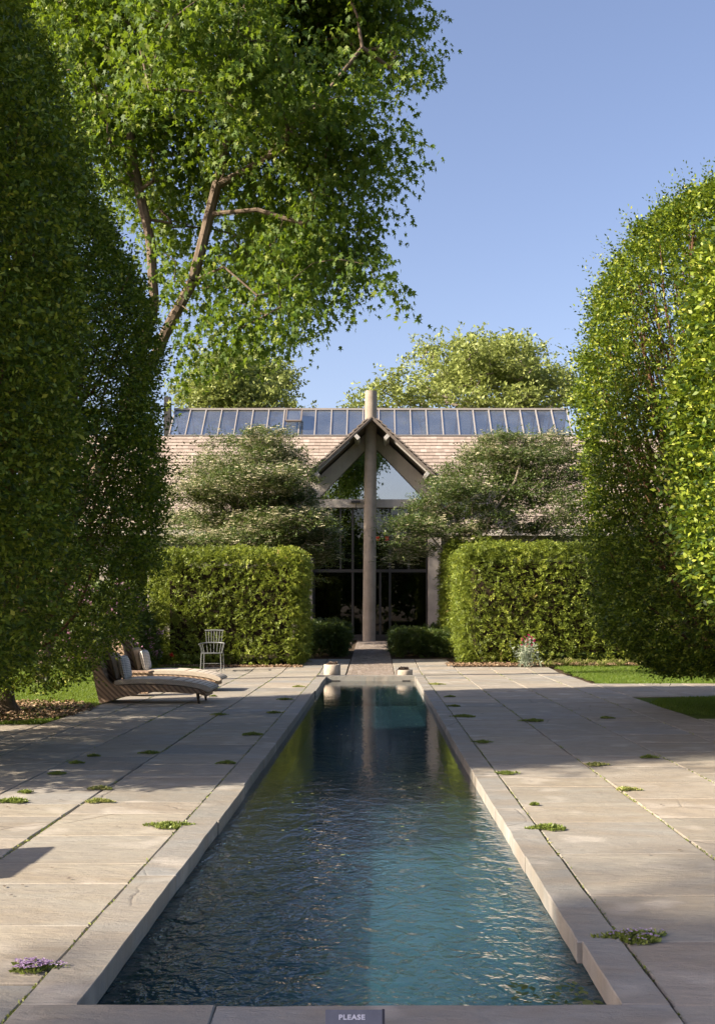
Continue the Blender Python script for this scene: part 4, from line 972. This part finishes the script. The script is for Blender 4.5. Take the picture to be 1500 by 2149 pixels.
TF = [(355,1736,80,'bushy green thyme clump against the left coping, midway along the near pool edge',0,0),
 (75,2036,95,'thyme clump with many lilac flowers by the near left coping',240,0),
 (207,1684,52,'flat dry tuft under the joint crossing on the sunlit left slabs',0,1),(210,1657,48,'dry brown tuft at the edge of the leaf shadow on the left slabs',0,1),
 (28,1684,60,'green tuft at the left edge of the terrace',0,0),(55,1665,24,'tiny tuft above the green tuft at the left edge',0,0),
 (120,1626,30,'small tuft in the leaf shadow, left of three in a row',0,0),(160,1603,26,'small tuft in the leaf shadow, middle of three in a row',0,0),(196,1588,22,'small tuft in the leaf shadow, right of three in a row',0,0),
 (530,1543,40,'dark green tuft beside the left coping in the shade',0,0),(476,1603,38,'dark green tuft beside the left coping at the edge of the leaf shadow',0,0),(315,1582,36,'dark tuft on the long joint in the leaf shadow',0,0),
 (460,1501,28,'small dark tuft in front of the lounger feet',0,0),(598,1469,26,'small dark tuft by the left coping, level with the lounger legs',0,0),(574,1497,28,'small dark tuft by the left coping just nearer than the lounger legs',0,0),
 (626,1442,24,'small dry tuft by the left coping near the far end',0,1),(448,1462,14,'tiny bright tuft between the loungers feet',0,0),
 (1150,1741,72,'two lobed green thyme clump on the right coping joint',0,0),(1328,1972,118,'large thyme clump with few pale flowers by the near right coping',60,0),
 (1062,1625,40,'yellow green tuft at the edge of the big shadow by the right coping',0,0),(1250,1607,42,'yellow green tuft on the second joint at the edge of the big shadow',0,1),(1315,1659,46,'dry tuft on the second joint out in the sun',0,1),
 (1121,1691,14,'tiny green sprig above the two lobed thyme clump',0,0),(972,1505,48,'dark tuft beside the right coping in the big shadow',0,0),(1118,1514,42,'dark tuft on the second joint in the big shadow',0,0),(1012,1559,34,'small dark tuft beside the right coping in the big shadow',0,0),
 (914,1437,28,'small dry tuft by the right coping near the far end',0,1),(1272,1508,26,'small tuft far right in the big shadow',0,0),(1360,1591,34,'thin tuft at the right edge of the big shadow',0,0),(945,1463,20,'tiny dark tuft by the right coping at the start of the big shadow',0,0),(953,1483,24,'tiny dark tuft by the right coping just inside the big shadow',0,0)]
for i, (px, py, wp, lb, fl, dr) in enumerate(TF): tuft(px, py, wp, lb, flowers=fl, seed=i, dry=bool(dr))

# ------------------------------------------------------------------ planters
def planter(px, ytop, ybase, wpx, label, seed):
    y = PY1 + .30 + wpx/F*24/2; s_ = y/F; x = (px-CX)*s_; r = wpx*s_/2; h = (ybase-ytop)*s_*1.02; r_ = np.random.RandomState(seed)
    root = empty('concrete_planter', (x, y, .0), label, 'planter', 'round concrete planters at the end of the pool')
    mb = MB(); z0 = .0
    mb.lathe([(0.0, z0), (r*.97, z0), (r, z0+.02), (r, z0+h-.01), (r-.008, z0+h), (r-.055, z0+h), (r-.06, z0+h-.01), (r-.06, z0+h-.035)], (x, y), 36); mb.build('pot', M['pot'], root)
    mb = MB(); mb.lathe([(0, z0+h-.04), (r-.058, z0+h-.035)], (x, y), 24); mb.build('potting_soil', M['soil'], root)
    Q = []; C_ = []
    for k in range(14):
        a = r_.rand()*6.28; q = (r-.09)*r_.rand()**.5; c = np.array([x+q*math.cos(a), y+q*math.sin(a), z0+h-.03+.05*r_.rand()]); n = 26
        d = r_.normal(0, 1, (n, 3)); d[:, 2] = abs(d[:, 2])*.8+.25; Q.append(leaves(np.repeat(c[None], n, 0), unit(d), unit(r_.normal(0, 1, (n, 3))), .05+.035*r_.rand(n), .38, .3))
    Q = np.concatenate(Q); link('succulent', npmesh('succulent', Q.reshape(-1, 3), 4, r_.rand(len(Q))), M['succulent'], root)
planter(697, 1396, 1419.5, 35, 'taller round concrete planter of dry succulents at the left end of the pool', 1)
planter(848, 1407, 1419.5, 35, 'low round concrete planter of dry succulents at the right end of the pool', 2)

# ------------------------------------------------------------------ wicker loungers
def pillow(name, mat, parent, c, w_, h_, th, tilt, yaw=0):
    n = 14; V_ = []; F_ = []
    for sgn in (1, -1):
        for j in range(n+1):
            for i in range(n+1):
                u = i/n*2-1; v = j/n*2-1; e = (1-u**4)*(1-v**4); pin = 1 - .06*(u*u*v*v); 
                wr = .006*math.sin(u*9+v*4)*e
                V_.append((sgn*(th/2*e**.5 + wr), u*w_/2*(pin - .05*(1-v*v)*(abs(u)**3)), v*h_/2*(pin - .05*(1-u*u)*(abs(v)**3))))
    for s_ in (0, 1):
        o = s_*(n+1)**2
        for j in range(n):
            for i in range(n):
                q = [o+j*(n+1)+i, o+j*(n+1)+i+1, o+(j+1)*(n+1)+i+1, o+(j+1)*(n+1)+i]; F_.append(q if s_ == 0 else q[::-1])
    Mx = Matrix.Translation(Vector(c)) @ Matrix.Rotation(yaw, 4, 'Z') @ Matrix.Rotation(tilt, 4, 'Y')
    mb = MB(); mb.add([Mx @ Vector(v) for v in V_], F_, None, True); o = mb.build(name, mat, parent)
    b = bmesh.new(); b.from_mesh(o.data); bmesh.ops.remove_doubles(b, verts=b.verts, dist=.001); b.to_mesh(o.data); b.free(); return o
def spl(P, n=6):
    """Catmull-Rom through 2D points"""
    P = [np.array(p, float) for p in P]; out = []
    for i in range(len(P)-1):
        p0 = P[max(i-1, 0)]; p1 = P[i]; p2 = P[i+1]; p3 = P[min(i+2, len(P)-1)]
        for k in range(n):
            t_ = k/n; out.append(.5*((2*p1) + (-p0+p2)*t_ + (2*p0-5*p1+4*p2-p3)*t_**2 + (-p0+3*p1-3*p2+p3)*t_**3))
    out.append(P[-1]); return out
def make_lounger(label):
    root = empty('wicker_lounger', (0,0,0), label, 'lounger', 'wicker loungers on the left of the terrace')
    HWD = .375
    back_out = spl([(0.02,0),(-.03,.2),(-.075,.42),(-.13,.65),(-.20,.86),(-.19,.96)]); back_in = spl([(-.19,.96),(-.08,.965),(.0,.84),(.045,.62),(.10,.46),(.20,.345),(.30,.295)])
    seat = spl([(.30,.295),(.65,.315),(1.0,.305),(1.35,.28),(1.62,.235),(1.74,.19)]); under = spl([(1.74,.19),(1.55,.165),(1.2,.185),(.9,.19),(.70,.185),(.60,.14),(.35,.095),(.12,.025),(0.02,0)])
    prof = back_out[:-1] + back_in[:-1] + seat[:-1] + under[:-1]
    mb = MB()
    for s_ in (-1, 1):
        y0 = s_*HWD; mb.poly([(p[0], y0, p[1]) for p in prof], (0, -s_*.05, 0))
    # seat deck and back shell between the sides
    deck = [(p[0], p[1]-.02) for p in seat]; 
    for a, b in zip(deck[:-1], deck[1:]): mb.poly([(a[0],-HWD+.05,a[1]),(b[0],-HWD+.05,b[1]),(b[0],-HWD+.05,b[1]-.06),(a[0],-HWD+.05,a[1]-.06)], (0,2*HWD-.1,0))
    bo = back_out; bi = [(p[0]+.045, p[1]) for p in bo]
    for i in range(len(bo)-1): mb.poly([(bo[i][0],-HWD+.05,bo[i][1]),(bi[i][0],-HWD+.05,bi[i][1]),(bi[i+1][0],-HWD+.05,bi[i+1][1]),(bo[i+1][0],-HWD+.05,bo[i+1][1])], (0,2*HWD-.1,0))
    mb.tube([(-.155,-HWD-.004,.935),(-.155,HWD+.004,.935)], .05, 14)
    mb.build('wicker_body', M['wicker'], root)
    for s_ in (-1, 1):
        mb = MB(); mb.tube([(1.60, s_*.31, .20), (1.625, s_*.32, 0)], [.032, .017], 10); mb.build('leg', M['woodleg'], root)
    top = spl([(.25,.345),(.32,.385),(.65,.405),(1.05,.40),(1.40,.372),(1.70,.315),(1.82,.265)]); bot = spl([(1.82,.265),(1.84,.225),(1.77,.195),(1.62,.245),(1.35,.29),(1.0,.315),(.65,.325),(.32,.305),(.25,.32),(.25,.345)])
    mb = MB(); mb.poly([(p[0], -.36, p[1]) for p in (top[:-1]+bot[:-1])], (0,.72,0)); mt = mb.build('mattress', M['mattress'], root, .022, 3)
    pillow('pillow', M['pillow'], root, (.20,-.0,.60), .46, .46, .15, R(-14)); pillow('patterned_pillow', M['pattern'], root, (.345,-.03,.575), .44, .42, .15, R(-12), R(4))
    return root
L1 = make_lounger('wicker lounger with pillows nearer the camera, partly under hornbeam leaves'); L1.location = (-4.48, 17.0, 0); L1.rotation_euler.z = R(-1)
def dup(o, loc, rz, label):
    r = o.copy(); COL.objects.link(r); r.location = loc; r.rotation_euler = (0,0,rz); r['label'] = label
    for ch in list(o.children):
        c = ch.copy(); COL.objects.link(c); c.parent = r
    return r
dup(L1, (-4.70, 19.5, 0), R(-1), 'wicker lounger with pillows farther from the camera, before the metal chair')
# low wicker side table between the loungers
x, y = (297-CX)/F*18.35, 18.3
root = empty('side_table', (x, y, 0), 'low wicker side table between the two loungers', 'table')
mb = MB(); mb.box(x-.24, x+.20, y-.22, y+.22, .40, .435); mb.build('table_top', M['wicker'], root, .012, 2)
mb = MB(); mb.box(x-.22, x+.18, y-.2, y+.2, .04, .399); mb.build('base', M['wicker'], root, .01)

# ------------------------------------------------------------------ grey metal chair
cx, cy = -4.02, 25.35; ch = empty('metal_chair', (cx, cy, .01), 'grey spindle back metal armchair standing before the left yew hedge', 'chair')
def P(x, y, z): return (cx+x, cy+y, .01+z)
mb = MB(); mb.tube([P(-.24,-.22,.46), P(.24,-.22,.46), P(.22,.2,.45), P(-.22,.2,.45), P(-.24,-.22,.46)], .013, 8)
for k in range(-5, 6): mb.tube([P(k*.042,-.21,.462), P(k*.038,.19,.452)], .006, 6)
mb.build('seat', M['chairpaint'], ch)
for sx, sy in ((-1,-1),(1,-1),(-1,1),(1,1)):
    mb = MB(); mb.tube([P(sx*.235, sy*.205, .46), P(sx*.255, sy*.24, 0)], .012, 8); mb.build('leg', M['chairpaint'], ch)
mb = MB(); arm = [P(-.30,-.2,.68), P(-.30,.02,.69), P(-.25,.19,.70), P(-.12,.25,.71), P(.12,.25,.71), P(.25,.19,.70), P(.30,.02,.69), P(.30,-.2,.68)]
mb.tube(arm, .016, 8)
for x, y in ((-.29,-.15),(-.29,0),(-.27,.14),(.29,-.15),(.29,0),(.27,.14),(-.18,.22),(-.09,.25),(0,.25),(.09,.25),(.18,.22)): mb.tube([P(x*.82,y*.9,.46), P(x,y,.69)], .0065, 6)
mb.build('arm_rail', M['chairpaint'], ch)
mb = MB(); mb.tube([P(-.24,.29,1.01), P(0,.31,1.02), P(.24,.29,1.01)], .017, 8)
for x in (-.21,-.14,-.07,0,.07,.14,.21): mb.tube([P(x*.88,.245,.71), P(x,.295,1.0)], .0065, 6)
mb.build('backrest', M['chairpaint'], ch)
mb = MB(); mb.tube([P(-.24,-.22,.2), P(-.24,.22,.2)], .007, 6); mb.tube([P(.24,-.22,.2), P(.24,.22,.2)], .007, 6); mb.tube([P(-.24,0,.2), P(.24,0,.2)], .007, 6); mb.build('stretcher', M['chairpaint'], ch)

# ------------------------------------------------------------------ small sign on the near coping
sx0, sx1 = (683-CX)/F*3.62, (804-CX)/F*3.62
sg = empty('pool_sign', ((sx0+sx1)/2, 3.60, .012), 'small blue grey sign plate reading PLEASE on the near pool edge', 'sign')
up = Vector((0, .5, .87)).normalized()
mb = MB(); o = Vector((sx0, 3.585, .014)); mb.obox(o, (sx1-sx0,0,0), up*.086, Vector((0,-.87,.5))*.006); mb.build('sign_plate', M['signbody'], sg)
mb = MB(); mb.obox(o + Vector((sx1-sx0-.004,0,0)) - Vector((0,-.87,.5))*.004, (.009,0,0), up*.088, Vector((0,-.87,.5))*.011); mb.obox(Vector((sx0+.01, 3.60, .013)), (sx1-sx0-.02,0,0), (0,.05,0), (0,0,.006)); mb.build('sign_edge', M['signedge'], sg)
cu = bpy.data.curves.new('lettering', 'FONT'); cu.body = 'PLEASE'; cu.size = .023; cu.extrude = .0006; cu.align_x = 'CENTER'; cu.space_character = 1.12; cu.offset = .0008
to = bpy.data.objects.new('lettering', cu); COL.objects.link(to); cu.materials.append(M['signtext'])
zl = up*.053
to.location = Vector(((738-CX)/F*3.6, o.y, o.z)) + zl + Vector((0,-.87,.5))*.0075
to.rotation_euler = (math.atan2(.87, .5), 0, 0); to.scale = (1.18, 1, 1)
bpy.context.view_layer.update()
lm = bpy.data.meshes.new_from_object(to.evaluated_get(bpy.context.evaluated_depsgraph_get())); mw = to.matrix_world.copy(); bpy.data.objects.remove(to); lm.transform(mw)
if not lm.materials: lm.materials.append(M['signtext'])
link('lettering', lm, None, sg)

# ------------------------------------------------------------------ floating leaves and litter
def flat_bits(name, pts, mat, label, cat, size, z, kind='stuff'):
    pts = np.array(pts); B = np.column_stack([pts, np.full(len(pts), z)]); d = rs.normal(0, 1, B.shape); d[:, 2] *= .05
    Q = leaves(B, unit(d), unit(np.array([[0,0,1.]])+rs.normal(0,.06,B.shape)), size*(.6+.8*rs.rand(len(B))), .55, .06)
    tag(leafobj(name, Q, mat, None, rs.rand(len(Q))), label, cat, None, kind)
n = 150; yy = 6 + 17*rs.rand(n); xx = rs.uniform(-1.0, .85, n); k = rs.rand(n) < .8
flat_bits('floating_leaves', np.stack([xx, yy], 1)[k], M['thyme'], 'small leaves and catkins floating on the pool', 'leaves', .035, WL+.004)
n = 90; flat_bits('floating_leaves', np.stack([.88-.35*rs.rand(n)**2, 3.9+.45*rs.rand(n)], 1), M['shrub'], 'cluster of leaves floating in the near right corner of the pool', 'leaves', .045, WL+.005)
n = 420; yy = 3.8 + 22*rs.rand(n); xx = np.where(rs.rand(n) < .5, -1.4-3*rs.rand(n), 1.2+3.3*rs.rand(n))
flat_bits('fallen_leaves', np.stack([xx, yy], 1), M['succulent'], 'tiny dry leaves scattered over the paving', 'leaves', .028, .012)

# ------------------------------------------------------------------ things just outside the view that cast the near shadows
dup(L1, (-3.80, 5.55, 0), R(180), 'unseen wicker lounger added past the left edge so its back throws the rounded shadow')  # extra lounger, added out of view only for its shadow
def offtree(x, y, H, rx, ry, rz_, label, seed, n=260, extra=None):
    global rs
    rs = np.random.RandomState(seed); d = unit(rs.normal(0, 1, (n, 3)))*(rs.rand(n, 1)**.4); cl = np.array([x, y, H]) + d*np.array([rx, ry, rz_])
    if extra: cl = np.concatenate([cl, np.array(extra[:3]) + unit(rs.normal(0, 1, (40, 3)))*(rs.rand(40, 1)**.4)*np.array(extra[3:])])
    root = empty('tall_tree', (x, y, 0), label, 'tree'); Pn, par, rad = skeleton([[(x, y, -.1), (x, y, H-rz_*.5), (x, y, H)]], cl, .9, .015, 2.2)
    woodobj('trunk', Pn, par, rad, M['bark'], root, 6, rmax=.4); m = len(cl); B = np.repeat(cl, 9, 0) + rs.normal(0, .5, (m*9, 3)); Dv = rs.normal(0, 1, B.shape)
    leafobj('crown', sprays(B, Dv, .5, 6, .17, .6, .1, .9, .6, .5), M['sweetgum'], root)
offtree(-27, -7.3, 18.1, 2.6, 1.2, 1.8, 'tall tree far off to the left that softly shades the near end of the pool', 81, 260, (-24.5, -5.3, 18.6, 2.4, .10, .4))
offtree(-12.2, 35.4, 9.6, 2.0, 1.7, 3.6, 'leafy tree hidden behind the left hornbeams that dapples the column', 82, 330)
offtree(-12.3, 7.6, 9.4, 2.4, 2.5, 3.4, 'dense tree standing left of the nearest dark hornbeam and shading it', 83, 1500)
offtree(-12.3, 11.7, 9.4, 2.3, 1.5, 3.4, 'leafy tree standing left of the second hornbeam and dappling it', 84, 300)
